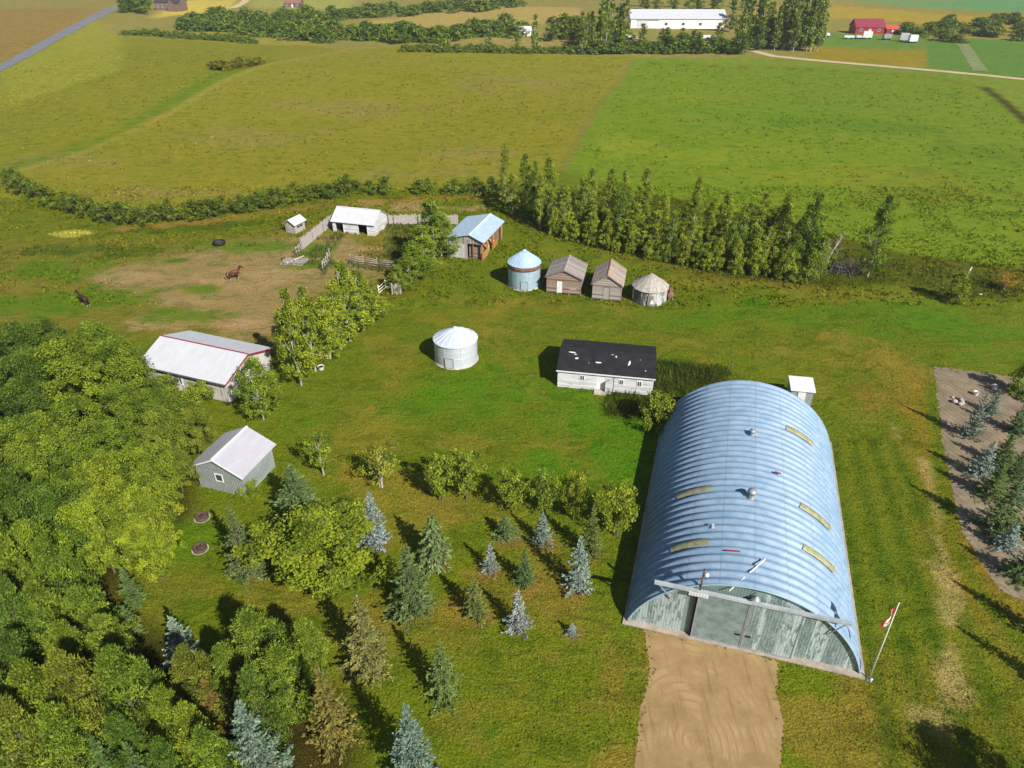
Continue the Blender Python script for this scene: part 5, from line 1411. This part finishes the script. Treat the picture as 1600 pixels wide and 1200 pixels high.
# ---- spruces
SPR = [
    ('big_spruce', (388, 902), 788, 62, (1.0, 1.1, 1.2), 'grey-green spruce at left of the large yellow-green tree'),
    ('big_spruce', (470, 812), 726, 92, (.85, 1.05, 1.2), 'broad dark spruce behind the large yellow-green tree'),
    ('blue', (588, 852), 768, 48, (.85, .92, 1.05), 'blue spruce peeking out right of the large yellow-green tree'),
    ('weeping', (680, 880), 800, 74, (.95, 1.15, 1.35), 'drooping grey-green spruce in the middle of the lawn'),
    ('big_spruce', (645, 958), 852, 84, (1.0, 1.15, 1.25), 'wide grey-green spruce in front of the drooping one'),
    ('blue', (766, 892), 848, 30, (1.0, 1.02, 1.05), 'small pale blue spruce, left of the small dark green one'),
    ('spruce', (820, 912), 858, 38, (.75, 1.05, 1.15), 'small dark green spruce between two pale blue ones'),
    ('blue', (847, 848), 798, 34, (.78, .88, .85), 'small blue-green spruce at the foot of the shrub row'),
    ('spruce', (790, 840), 806, 44, (.9, 1.1, 1.2), 'low round spruce left of the blue-green one by the shrub row'),
    ('blue', (902, 920), 836, 48, (.92, 1.0, .95), 'tallest pale blue spruce, nearest the steel shed'),
    ('spruce', (922, 868), 788, 44, (1.0, 1.15, .75), 'yellow-green spruce just behind the tallest blue one'),
    ('spruce', (742, 962), 902, 50, (1.25, 1.2, .95), 'olive spruce left of the bluish one on the front lawn'),
    ('blue', (809, 982), 922, 44, (1.1, 1.12, 1.2), 'palest silvery-blue spruce on the front lawn'),
    ('blue', (893, 991), 973, 20, (1, 1, 1), 'tiny blue spruce seedling near the driveway'),
    ('big_spruce', (577, 1048), 930, 84, (1.35, 1.15, 1.1), 'thinning olive-grey spruce with bare lower twigs'),
    ('big_spruce', (694, 1090), 1002, 66, (1.0, 1.15, .95), 'green spruce standing alone on the front lawn'),
    ('big_blue', (650, 1226), 1100, 82, (.62, .76, .66), 'large grey-blue spruce cut by the bottom edge of the photo'),
    ('big_spruce', (524, 1160), 1042, 84, (1.5, 1.05, .7), 'brownish dying spruce near the bottom of the photo'),
    ('big_spruce', (345, 1135), 1060, 70, (1.6, .85, .6), 'rust-brown dead spruce among the green pines'),
    ('blue', (292, 1034), 962, 60, (.72, .84, .70), 'pale thin-topped spruce in the clearing at the woods edge'),
    ('spruce', (213, 945), 885, 44, (.8, 1.1, .9), 'small green spruce at the edge of the clearing'),
    ('spruce', (208, 990), 946, 44, (.8, 1.05, .9), 'little spruce below the small green one at the clearing'),
    ('big_blue', (420, 1235), 1095, 100, (.55, .70, .55), 'big grey-green spruce at the bottom beside the dying one'),
    ('spruce', (188, 1235), 1150, 66, (.8, 1.2, 1.0), 'vivid green spruce at the bottom edge among the woods'),
    ('spruce', (235, 1240), 1158, 50, (.75, 1.1, .9), 'dark green spruce right of the vivid one at the bottom edge')]
for kind, base, top, w_, col, lab in SPR: by_base(kind, 'spruce_tree', lab, 'spruce', base, top, w_, None, col)
GSP = [('blue', (1514, 682), 612, 36, (.62, .74, .62), 'slim spruce with a white wrap on top, at the garden front left'), ('blue', (1547, 645), 608, 26, (.6, .7, .6), 'small spruce with a white wrap on top in the back of the garden'),
    ('spruce', (1588, 676), 618, 38, (.75, 1.1, 1.2), 'dark green conical spruce at the back right of the garden'), ('blue', (1530, 744), 690, 42, (.95, 1.02, 1.0), 'pale blue spruce in the middle of the garden row'),
    ('spruce', (1562, 726), 678, 46, (.7, .95, .9), 'dark spruce behind the pale blue one in the garden'), ('spruce', (1581, 752), 700, 42, (.8, 1.05, 1.0), 'dark spruce near the right edge, middle of the garden'),
    ('spruce', (1546, 776), 722, 50, (.85, 1.05, .9), 'dense green spruce just below the pale blue one in the garden'), ('spruce', (1556, 830), 744, 60, (.75, 1.0, .95), 'largest dark green spruce in the garden'),
    ('blue', (1587, 785), 745, 34, (.6, .75, .65), 'small blue-green spruce right of the largest garden spruce'), ('blue', (1570, 858), 818, 42, (1.0, 1.06, 1.05), 'low pale blue spruce in front of the largest garden spruce'),
    ('spruce', (1592, 903), 850, 54, (.65, .9, .9), 'dark spruce at the right edge near the front of the garden'), ('spruce', (1608, 838), 790, 44, (.8, 1.05, 1.0), 'spruce cut by the right edge beside the largest garden spruce'),
    ('spruce', (1616, 985), 915, 50, (.8, 1.0, .9), 'spruce cut by the right edge at the front end of the garden'), ('spruce', (1650, 1080), 1000, 50, (.8, 1.0, .9), 'spruce outside the right edge casting shade on the lawn')]
for kind, base, top, w_, col, lab in GSP: by_base(kind, 'spruce_tree', lab, 'spruce', base, top, w_, 'spruces in the garden bed', col)
x_, y_ = G(1640, 1300); plant('broad', 'broadleaf_tree', 'broad tree below the bottom right corner, only its shade reaching the lawn', 'tree', x_, y_, 5.5, 2.4, None, (1, 1, .9))
def wrap(px, label):
    x, y = G(*px); root = empty('white_bucket', (x, y, 0), 0, label, 'bucket')
    MB().lathe([(.20, 0), (.26, .42), (.28, .44), (.24, .42), (.19, .06)], 16, cap=True).build('pail', M['white_trim'], root)
    MB().tube([(-.27, 0, .42), (-.2, -.2, .5), (0, -.3, .52), (.2, -.2, .5), (.27, 0, .42)], .012, 5).build('handle', M['steel'], root)
wrap((1524, 617), 'white pail on the garden soil behind the slim spruce'); wrap((1553, 607), 'white pail at the back of the garden near the top edge')
def rock():
    x, y = G(1501, 630); root = empty('field_stone', (x, y, 0), 0, 'pale tan stone heap at the back left of the garden', 'stone pile')
    for k in range(7):
        r = np.random.default_rng(k); s = r.uniform(.16, .34)
        vv = []; m = MB()
        prof = [(s * math.sin(PI * i / 6) * r.uniform(.85, 1.1) + .001, s * .7 * (1 - math.cos(PI * i / 6)) * .9) for i in range(7)]
        m.lathe(prof, 9, Matrix.Translation((r.normal() * .4, r.normal() * .3, 0)), True).build('stone', M['shingle_pale'], root)
rock()

# ---- the woods at left
WOOD = [(28, 552, 50, 8.5, 0), (78, 540, 42, 7.5, 0), (112, 588, 66, 10, 2), (185, 585, 56, 8.5, 1), (150, 548, 40, 7, 1), (38, 640, 52, 8.5, 0), (118, 672, 55, 8, 1), (190, 646, 48, 7.5, 1), (238, 640, 42, 6.5, 1),
    (176, 700, 50, 7, 1), (252, 682, 46, 6, 3), (298, 668, 34, 5, 3), (28, 716, 52, 8.5, 1), (96, 738, 50, 8, 1), (160, 762, 54, 7.5, 2), (228, 742, 54, 7, 2), (272, 726, 36, 5.5, 3), (20, 792, 56, 9, 0), (86, 812, 56, 8.5, 0), (150, 826, 62, 8, 2), (222, 806, 58, 7.5, 2),
    (236, 852, 42, 6, 2), (56, 872, 56, 8.5, 1), (-30, 600, 60, 9, 0), (-30, 700, 60, 9, 1), (-25, 840, 60, 9, 0), (130, 770, 40, 6.5, 1), (70, 690, 44, 7.5, 1), (60, 600, 44, 8, 0)]
WL = ['dark green', 'mid green', 'bright yellow-green', 'thin olive']
WC = [(.52, .66, .72), (.86, .96, .82), (1.14, 1.12, .8), (1.08, .98, 1.1)]
WG = 'broadleaf trees of the left woods'
for (cx, cy, rp, h, c) in WOOD:
    where = 'at the far edge of the left woods beyond the barn' if cy < 610 else ('in the left woods level with the grey shed' if cy < 780 else 'in the left woods near the fire pits')
    lab = '%s broadleaf tree %s' % (WL[c], where)
    by_crown('broad', 'broadleaf_tree', lab, 'tree', (cx, cy), rp * .86, h * rnd.uniform(.85, 1.18), WG, WC[c])
PINES = [(30, 905, 48, 8, 1), (88, 898, 46, 7.5, 1), (20, 962, 52, 8.5, 0), (74, 962, 56, 8, 1), (136, 962, 54, 7, 1), (108, 1022, 54, 8, 2), (32, 1044, 58, 9, 0), (172, 1010, 46, 7, 1), (62, 1096, 58, 9, 2), (126, 1090, 56, 8.5, 3), (196, 1078, 62, 8, 1),
    (30, 1154, 58, 9, 3), (104, 1160, 58, 8.5, 1), (-20, 1100, 60, 9, 0), (196, 1160, 40, 6.5, 0), (262, 1120, 44, 6.5, 2), (300, 1060, 42, 6.5, 3), (396, 1000, 62, 7.5, 1), (440, 1052, 56, 7, 1), (356, 1046, 48, 6.5, 1), (402, 1096, 50, 6.5, 0), (480, 1010, 40, 5.5, 1), (302, 1150, 44, 6.5, 2), (330, 1190, 50, 7, 1), (262, 1200, 40, 6.5, 0)]
PL = ['dark green', 'fresh green', 'yellow-green', 'rust-flecked olive']
PC = [(.72, .88, .8), (1.05, 1.12, .8), (1.28, 1.22, .8), (1.22, 1.02, .9)]
for (cx, cy, rp, h, c) in PINES:
    where = 'in the bottom left corner woods' if cx < 240 else ('in the pine clump below the large yellow-green tree' if cx > 340 else 'between the corner woods and the pine clump')
    by_crown('pine', 'pine_tree', '%s tufted pine %s' % (PL[c], where), 'pine', (cx, cy), rp * 1.0, h * rnd.uniform(.88, 1.2), 'pines of the lower left woods', PC[c])
# dark undergrowth below the woods
for i in range(34):
    px_, py_ = rnd.uniform(-20, 300), rnd.uniform(600, 880)
    if px_ > 245 and py_ > 700: continue
    x, y = G(px_, py_); plant('bush', 'undergrowth_bush', 'low shaded bush under the broadleaf trees of the left woods', 'bush', x, y, rnd.uniform(1.5, 3), rnd.uniform(1.2, 2), 'undergrowth of the left woods', (.7, .85, .8))
bare_tree('bleached bare snag sticking out of the dark trees at the left edge', (42, 640), (14, 572), spread=.35, n=7, seed=8, thick=.08)
bare_tree('short bare snag in the shaded gap of the left woods', (62, 760), (50, 726), spread=.4, n=5, seed=9, thick=.06)
by_base('sparse', 'dying_bush', 'orange-brown dying bush inside the left woods', 'bush', (90, 690), 645, 40, None, (2.2, .75, .4))

# ---- far vegetation
for (x0, y0, x1, y1, n, hh, rr, lab, grp, col) in [
    (195, 54, 402, 68, 36, 2.4, 2.2, 'low shrub in the straight hedgerow below the far left fields', 'far left hedgerow', (.8, .85, .8)),
    (630, 80, 892, 84, 40, 2.2, 2.0, 'low shrub in the hedgerow left of the distant tree row', 'hedgerow left of the far trees', (.8, .85, .8)),
    (334, 110, 408, 100, 10, 2.2, 2.6, 'reddish low shrub in the brush patch on the far olive slope', 'brush patch on the slope', (1.0, .75, .7)),
    (890, 84, 1150, 82, 30, 3.0, 2.6, 'low dark shrub at the foot of the distant tree row', 'shrubs under the far trees', (.7, .82, .8))]:
    for i in range(n):
        t = (i + rnd.random()) / n; x, y = G(x0 + (x1 - x0) * t, y0 + (y1 - y0) * t + rnd.uniform(-1, 1))
        plant('far_bush', 'field_shrub', lab, 'shrub', x, y, hh * rnd.uniform(.7, 1.3), rr * rnd.uniform(.8, 1.3), grp, col)
BUSH = [([(285, 40), (340, 46), (400, 50), (470, 58), (540, 62), (610, 60), (660, 62), (740, 54), (820, 50)], 84, 4.6, 4.6, 7),
        ([(330, 30), (420, 36), (500, 30), (560, 24), (640, 20), (720, 14), (820, 10)], 60, 4.4, 4.8, 6)]
for P, n, hh, rr, wob in BUSH:
    for i in range(n):
        px_, py_ = lerp_path(P, (i + rnd.random()) / n); x, y = G(px_, max(2, py_ + rnd.uniform(-wob, wob)))
        plant('far_bush', 'bush_clump', 'dark rounded bush in the winding brushy ravine across the top', 'bush', x, y, hh * rnd.uniform(.6, 1.35), rr * rnd.uniform(.7, 1.3), 'bushes of the far ravine', rnd.choice([(.6, .75, .85), (.72, .82, .85), (.85, .9, .8)]))
for i in range(46):
    px_, py_ = rnd.uniform(1405, 1640), rnd.uniform(34, 66)
    if py_ < 44 and px_ < 1470: py_ += 12
    x, y = G(px_, py_); plant('far_bush', 'bush_clump', 'dark bush in the scrubland at the top right', 'bush', x, y, rnd.uniform(2.5, 4.8), rnd.uniform(2.8, 5), 'scrubland bushes top right', rnd.choice([(.6, .74, .8), (.75, .82, .75), (.9, .85, .7)]))
FT = [('far_poplar', 905, 940, 82, 10, 14), ('far_poplar', 935, 978, 78, 8, 20), ('far_tree', 890, 1140, 81, 24, 5.6), ('far_poplar', 1000, 1140, 80, 8, 9.5), ('far_poplar', 1150, 1200, 72, 9, 21), ('far_poplar', 1205, 1280, 78, 16, 22), ('far_tree', 1150, 1275, 76, 10, 12), ('far_tree', 860, 930, 62, 8, 10), ('far_tree', 990, 1180, 14, 12, 9), ('far_tree', 190, 235, 20, 10, 9)]
for kind, x0, x1, y0, n, h in FT:
    far = 'in the distant farmyard row' if x0 > 800 else 'beside the big dark house on the horizon'
    lab = ('tall slim poplar ' if kind == 'far_poplar' else 'rounded tree ') + far
    for i in range(n):
        px_ = x0 + (x1 - x0) * (i + rnd.random()) / n; x, y = G(px_, y0 + rnd.uniform(-5, 3))
        plant(kind, 'farmyard_tree', lab, 'tree', x, y, h * rnd.uniform(.7, 1.1), (1.8 if kind == 'far_poplar' else 3.0) * rnd.uniform(.8, 1.3), 'trees round the far farmyard', rnd.choice([(.8, .95, .9), (.95, 1, .8), (1.15, 1.1, .8), (.65, .85, .9)]))
by_base('far_tree', 'farmyard_tree', 'dark rounded tree at the lane end of the distant row', 'tree', (1158, 84), 52, 28, None, (.6, .8, .85))
by_base('far_poplar', 'farmyard_tree', 'dark spire of a spruce beside the distant white shed', 'tree', (1141, 50), 2, 18, None, (.45, .65, .8))
for px_, py_, ty, w_, lab in [(764, 78, 30, 13, 'single tall poplar alone left of the distant trees'), (660, 78, 60, 8, 'small sapling first along the hedgerow'), (690, 77, 60, 8, 'small sapling second along the hedgerow'), (701, 78, 64, 8, 'small sapling third along the hedgerow'), (718, 78, 68, 7, 'tiny sapling fourth along the hedgerow'), (375, 101, 88, 14, 'lone bush standing in the brush patch on the slope'), (808, 82, 46, 12, 'poplar left of the little white far shed'), (836, 82, 22, 14, 'tall poplar right of the little white far shed')]:
    by_base('far_poplar', 'field_tree', lab, 'tree', (px_, py_), ty, w_, None, (.9, 1, .9))

# ================================================================== TALL GRASS (uncountable)
def tall_grass(name, polys, dens, h, seed, color=(1, 1, 1), wid=.05):
    r = np.random.default_rng(seed); Ps = []
    for poly in polys:
        W_ = np.array([G(*p) for p in poly]); lo, hi = W_.min(0), W_.max(0)
        n = int((hi - lo).prod() * dens); q = lo + r.random((n, 2)) * (hi - lo)
        ins = np.zeros(n, bool); k = len(W_)
        for i in range(k):
            a, b = W_[i], W_[(i + 1) % k]
            c = ((a[1] <= q[:, 1]) & (b[1] > q[:, 1])) | ((b[1] <= q[:, 1]) & (a[1] > q[:, 1]))
            xi = a[0] + (q[:, 1] - a[1]) / (b[1] - a[1] + 1e-12) * (b[0] - a[0]); ins ^= c & (q[:, 0] < xi)
        q = q[ins]; q = q[fbm(q[:, 0], q[:, 1], 2.2, seed) + r.normal(0, .1, len(q)) > .36]
        Ps.append(q)
    q = np.concatenate(Ps); n = len(q)
    hh = h * r.uniform(.5, 1.3, n) * (.6 + .8 * fbm(q[:, 0], q[:, 1], 3, seed + 5))
    A_ = np.stack([r.normal(0, .35, n), r.normal(0, .35, n), np.ones(n)], 1)
    C_ = np.stack([q[:, 0], q[:, 1], terrain(q[:, 0], q[:, 1]) + hh * .45], 1)
    N_ = unit(np.stack([r.normal(size=n), r.normal(size=n), r.normal(0, .3, n)], 1))
    me = leaf_mesh(name, C_, A_, N_, hh * 1.05, np.full(n, wid) * r.uniform(.6, 1.5, n), np.clip(r.normal(.45, .25, n), 0, 1), M['straw'])
    o = bpy.data.objects.new(name, me); COL.objects.link(o); o.color = (*color, 1); return tag(o, kind='stuff')
tall_grass('tall_grass', [[(1030, 566), (1142, 576), (1140, 626), (1060, 650), (1020, 630), (1024, 600)], [(946, 616), (1016, 622), (1010, 654), (946, 650)]], 26, 1.0, 3, (.62, .72, .7), .07)
tall_grass('rough_grass', [[(800, 312), (850, 352), (1000, 402), (1150, 438), (1300, 450), (1400, 446), (1490, 466), (1600, 466), (1600, 434), (1400, 412), (1290, 425), (1100, 404), (900, 355)]], 6, .6, 4, (.8, .95, .8), .10)
tall_grass('weeds', [[(440, 405), (480, 396), (525, 366), (540, 368), (500, 415), (440, 416)], [(600, 372), (640, 360), (660, 400), (600, 405)], [(604, 352), (700, 352), (690, 366), (600, 366)], [(500, 420), (515, 402), (525, 415), (505, 432)], [(545, 412), (625, 420), (625, 428), (545, 420)]], 16, .7, 5, (.7, .9, .8), .09)
tall_grass('dry_grass', [[(1430, 1110), (1520, 1060), (1600, 1080), (1620, 1220), (1380, 1220), (1360, 1150)]], 26, .32, 6, (1.7, 1.25, 1.5), .035)
tall_grass('wall_grass', [[(866, 604), (1022, 616), (1020, 624), (866, 610)], [(300, 755), (392, 775), (440, 728), (446, 736), (394, 790), (296, 768)], [(676, 565), (690, 576), (730, 578), (748, 566), (752, 572), (730, 586), (688, 582), (670, 570)], [(790, 448), (845, 456), (1050, 476), (1052, 488), (840, 466), (786, 454)]], 22, .28, 7, (.75, .95, .7), .05)

def mat_turf_blade():
    t = NT('turf_blade')
    a = t.n('ShaderNodeAttribute'); a.attribute_name = 'turf'
    b = t.n('ShaderNodeAttribute'); b.attribute_name = 'tone'
    k = t.ramp(b.outputs['Fac'], 0, 1, .65, 1.5)
    kk = t.n('ShaderNodeCombineColor'); [t.l(k, kk.inputs[i]) for i in range(3)]
    c = t.mix(1.0, a.outputs['Color'], kk.outputs[0], 'MULTIPLY')
    d = t.n('ShaderNodeBsdfDiffuse'); t.l(c, d.inputs[0]); e = t.n('ShaderNodeBsdfTranslucent'); t.l(c, e.inputs[0])
    m = t.n('ShaderNodeMixShader'); m.inputs[0].default_value = .3; t.l(d.outputs[0], m.inputs[1]); t.l(e.outputs[0], m.inputs[2]); t.l(m.outputs[0], t.out.inputs[0])
    return t.m
M['turf_blade'] = mat_turf_blade()
def in_poly(q, W_):
    ins = np.zeros(len(q), bool); k = len(W_)
    for i in range(k):
        a, b = W_[i], W_[(i + 1) % k]
        c = ((a[1] <= q[:, 1]) & (b[1] > q[:, 1])) | ((b[1] <= q[:, 1]) & (a[1] > q[:, 1]))
        ins ^= c & (q[:, 0] < a[0] + (q[:, 1] - a[1]) / (b[1] - a[1] + 1e-12) * (b[0] - a[0]))
    return ins
CG = COLR.reshape(SH[0], SH[1], 3)
BARE = [[G(*p) for p in q] for q in ([(1014, 990), (1206, 1036), (1204, 1080), (1214, 1130), (1210, 1200), (1230, 1330), (990, 1330), (1001, 1200), (1009, 1110), (1024, 1050)], [(1464, 578), (1640, 602), (1800, 630), (1800, 980), (1566, 915), (1509, 830), (1480, 700)], [(150, 425), (330, 390), (440, 380), (525, 372), (610, 440), (440, 525), (300, 500)], [(978, 971), (1345, 1055), (1294, 690), (1026, 655)])]
def turf(name, x0, x1, y0, y1, dens, blades, hgt, wid, clump, seed, thr, inside=None):
    r = np.random.default_rng(seed); n = int((x1 - x0) * (y1 - y0) * dens)
    q = np.stack([r.uniform(x0, x1, n), r.uniform(y0, y1, n)], 1)
    q = q[np.abs(q[:, 0]) < .78 * (q[:, 1] * cp + CAM_H * sp) + 2]
    q = q[fbm(q[:, 0], q[:, 1], clump, seed) + r.normal(0, .08, len(q)) > thr]
    for b in BARE: q = q[~in_poly(q, b)]
    if inside: q = q[np.any([in_poly(q, [G(*p) for p in b]) for b in inside], axis=0)]
    n = len(q); tn = np.repeat(np.clip(r.normal(.5, .25, n), 0, 1), blades); sz = np.repeat(r.uniform(.6, 1.4, n), blades)
    Q = np.repeat(q, blades, 0) + r.normal(0, wid * .7, (n * blades, 2)); n = len(Q)
    hh = hgt * sz * r.uniform(.6, 1.2, n)
    A_ = np.stack([r.normal(0, .8, n), r.normal(0, .8, n), np.ones(n)], 1)
    C_ = np.stack([Q[:, 0], Q[:, 1], terrain(Q[:, 0], Q[:, 1]) + hh * .36], 1)
    N_ = unit(np.stack([r.normal(size=n), r.normal(size=n), r.uniform(.2, 1.2, n)], 1))
    me = leaf_mesh(name, C_, A_, N_, hh, wid * sz * r.uniform(.6, 1.3, n), np.clip(tn + r.normal(0, .12, n), 0, 1), M['turf_blade'])
    ix = np.clip(np.searchsorted(gx, Q[:, 0]), 0, len(gx) - 1); iy = np.clip(np.searchsorted(gy, Q[:, 1]), 0, len(gy) - 1)
    cc = np.repeat(CG[iy, ix], 4, 0)
    ca = me.color_attributes.new('turf', 'FLOAT_COLOR', 'POINT'); ca.data.foreach_set('color', np.concatenate([cc, np.ones((len(cc), 1))], 1).astype(np.float32).ravel())
    o = bpy.data.objects.new(name, me); COL.objects.link(o); return tag(o, kind='stuff')
def haze():
    x0, x1, y0, y1, z0, z1 = -4600, 4600, -3600, 6600, -5, 46
    me = bpy.data.meshes.new('haze')
    me.from_pydata([(x, y, z) for z in (z0, z1) for y in (y0, y1) for x in (x0, x1)], [], [(0, 2, 3, 1), (4, 5, 7, 6), (0, 1, 5, 4), (2, 6, 7, 3), (0, 4, 6, 2), (1, 3, 7, 5)])
    m = bpy.data.materials.new('thin_haze'); m.use_nodes = True; n = m.node_tree; n.nodes.clear()
    o = n.nodes.new('ShaderNodeOutputMaterial'); v = n.nodes.new('ShaderNodeVolumePrincipled')
    v.inputs['Color'].default_value = (.80, .85, .92, 1); v.inputs['Density'].default_value = .0002; v.inputs['Anisotropy'].default_value = .2
    n.links.new(v.outputs[0], o.inputs['Volume']); me.materials.append(m)
    ob = bpy.data.objects.new('haze', me); COL.objects.link(ob); tag(ob, kind='stuff')
haze()
turf('lawn_grass', -46, 50, 24, 96, 15, 2, .11, .08, 2.4, 51, .42)
turf('pasture_grass', -95, 95, 84, 135, 3.2, 3, .34, .22, 3.5, 52, .46)
turf('field_tussocks', -240, 260, 120, 300, .42, 3, .30, .34, 6, 53, .49, [[(30, 285), (60, 255), (190, 218), (310, 150), (420, 106), (560, 88), (760, 90), (980, 95), (920, 170), (870, 262), (775, 280), (560, 290), (330, 322), (180, 330), (80, 300)], [(900, 262), (945, 170), (1000, 98), (1200, 104), (1480, 126), (1530, 142), (1640, 240), (1700, 460), (1400, 390), (1250, 330), (1000, 285)], [(-250, 240), (-100, 120), (190, 76), (400, 80), (420, 92), (300, 138), (190, 195), (0, 250)]])

# ================================================================== HORSES
def horse(px, face_deg, label, coat, s=1.0, head_turn=0.0, gait=0):
    x, y = G(*px); root = empty('horse', (x, y), math.radians(face_deg), label, 'horse'); root.scale = (s, s, s)
    me = bpy.data.meshes.new('body')
    V, E, Rr = [], [], []
    def ch(pts, start=None):
        prev = start
        for p, r in pts:
            V.append(p); Rr.append(r); i = len(V) - 1
            if prev is not None: E.append((prev, i))
            prev = i
        return prev
    # trunk from croup to chest (facing +x)
    V.append((-.62, 0, 1.22)); Rr.append((.27, .29)); c0 = 0
    c1 = ch([((-.30, 0, 1.20), (.27, .30))], c0); c2 = ch([((.05, 0, 1.16), (.28, .31))], c1); c3 = ch([((.42, 0, 1.18), (.25, .31))], c2); c4 = ch([((.62, 0, 1.26), (.19, .25))], c3)
    n1 = ch([((.82, head_turn * .1, 1.50), (.13, .20)), ((1.0, head_turn * .3, 1.74), (.10, .15)), ((1.10, head_turn * .42, 1.88), (.10, .12))], c4)
    ch([((1.24, head_turn * .55, 1.80), (.095, .125)), ((1.42, head_turn * .75, 1.62), (.07, .085)), ((1.54, head_turn * .86, 1.50), (.062, .065))], n1)
    for sy in (-1, 1):
        ch([((1.08, head_turn * .42 + sy * .07, 1.98), .035), ((1.10, head_turn * .42 + sy * .085, 2.10), .014)], n1)
        g = gait * sy
        ch([((.50 + g * .05, sy * .16, .98), .12), ((.50 + g * .15, sy * .16, .66), .068), ((.49 + g * .10, sy * .16, .46), .055), ((.49 + g * .02, sy * .16, .14), .042), ((.53 + g * .02, sy * .16, .03), .058)], c3)
        g = -gait * sy
        ch([((-.58 + g * .05, sy * .15, .98), .17), ((-.46 + g * .12, sy * .16, .78), .11), ((-.74 + g * .06, sy * .16, .52), .062), ((-.70 + g * .12, sy * .16, .16), .045), ((-.65 + g * .12, sy * .16, .03), .058)], c0)
    me.from_pydata(V, E, [])
    o = bpy.data.objects.new('horse_body', me); COL.objects.link(o)
    md = o.modifiers.new('skin', 'SKIN')
    for i, sv in enumerate(me.skin_vertices[0].data):
        r = Rr[i]; sv.radius = (r, r) if not isinstance(r, tuple) else r
    me.skin_vertices[0].data[0].use_root = True
    sb = o.modifiers.new('sub', 'SUBSURF'); sb.levels = sb.render_levels = 2
    dg = bpy.context.evaluated_depsgraph_get(); ev = o.evaluated_get(dg)
    nm = bpy.data.meshes.new_from_object(ev); bpy.data.objects.remove(o)
    for p in nm.polygons: p.use_smooth = True
    t = NT('horse_coat'); sep = t.n('ShaderNodeSeparateXYZ'); t.l(t.coord(), sep.inputs[0])
    c = t.mix(t.ramp(t.noise(t.coord(), 3, 3), .3, .7), tuple(k * .8 for k in coat), coat)
    c = t.mix(t.ramp(sep.outputs[2], .30, .22), c, (.45, .42, .38))
    t.bsdf(c, .5, 0, None, .3); nm.materials.append(t.m)
    b = bpy.data.objects.new('body', nm); COL.objects.link(b); b.parent = root
    dark = mat_plain('horse_hair', tuple(k * .25 for k in coat), .7, 0, .3, 6)
    MB().tube([(-.86, 0, 1.32), (-1.0, 0, 1.1), (-1.02, .02, .7), (-.98, .02, .45)], [.05, .09, .08, .02], 8).build('tail', dark, root)
    m = MB(); pts = [(.66, 1.50), (.84, 1.72), (.98, 1.90), (1.06, 2.0)]
    for (xa, za), (xb, zb) in zip(pts[:-1], pts[1:]):
        m.tube([(xa, head_turn * (xa - .6) * .7, za), (xb, head_turn * (xb - .6) * .7, zb)], [.07, .06], 7)
        m.tube([((xa + xb) / 2, head_turn * (xa - .6) * .7 - .07, (za + zb) / 2), ((xa + xb) / 2 - .05, head_turn * (xa - .6) * .7 - .13, (za + zb) / 2 - .22)], [.06, .02], 6)
    m.build('mane', dark, root)
    for sy in (-1, 1): MB().lathe([(.001, -.022), (.02, 0), (.001, .022)], 8, Matrix.Translation((1.25, head_turn * .56 + sy * .085, 1.86))).build('eye', M['dark'], root)
horse((367, 437), 28, 'reddish bay horse walking to the right on the bare dirt', (.12, .028, .016), .98, 0, .6)
horse((134, 477), 148, 'dark brown horse standing on the green pasture facing left', (.05, .018, .012), .98, .15, .15)
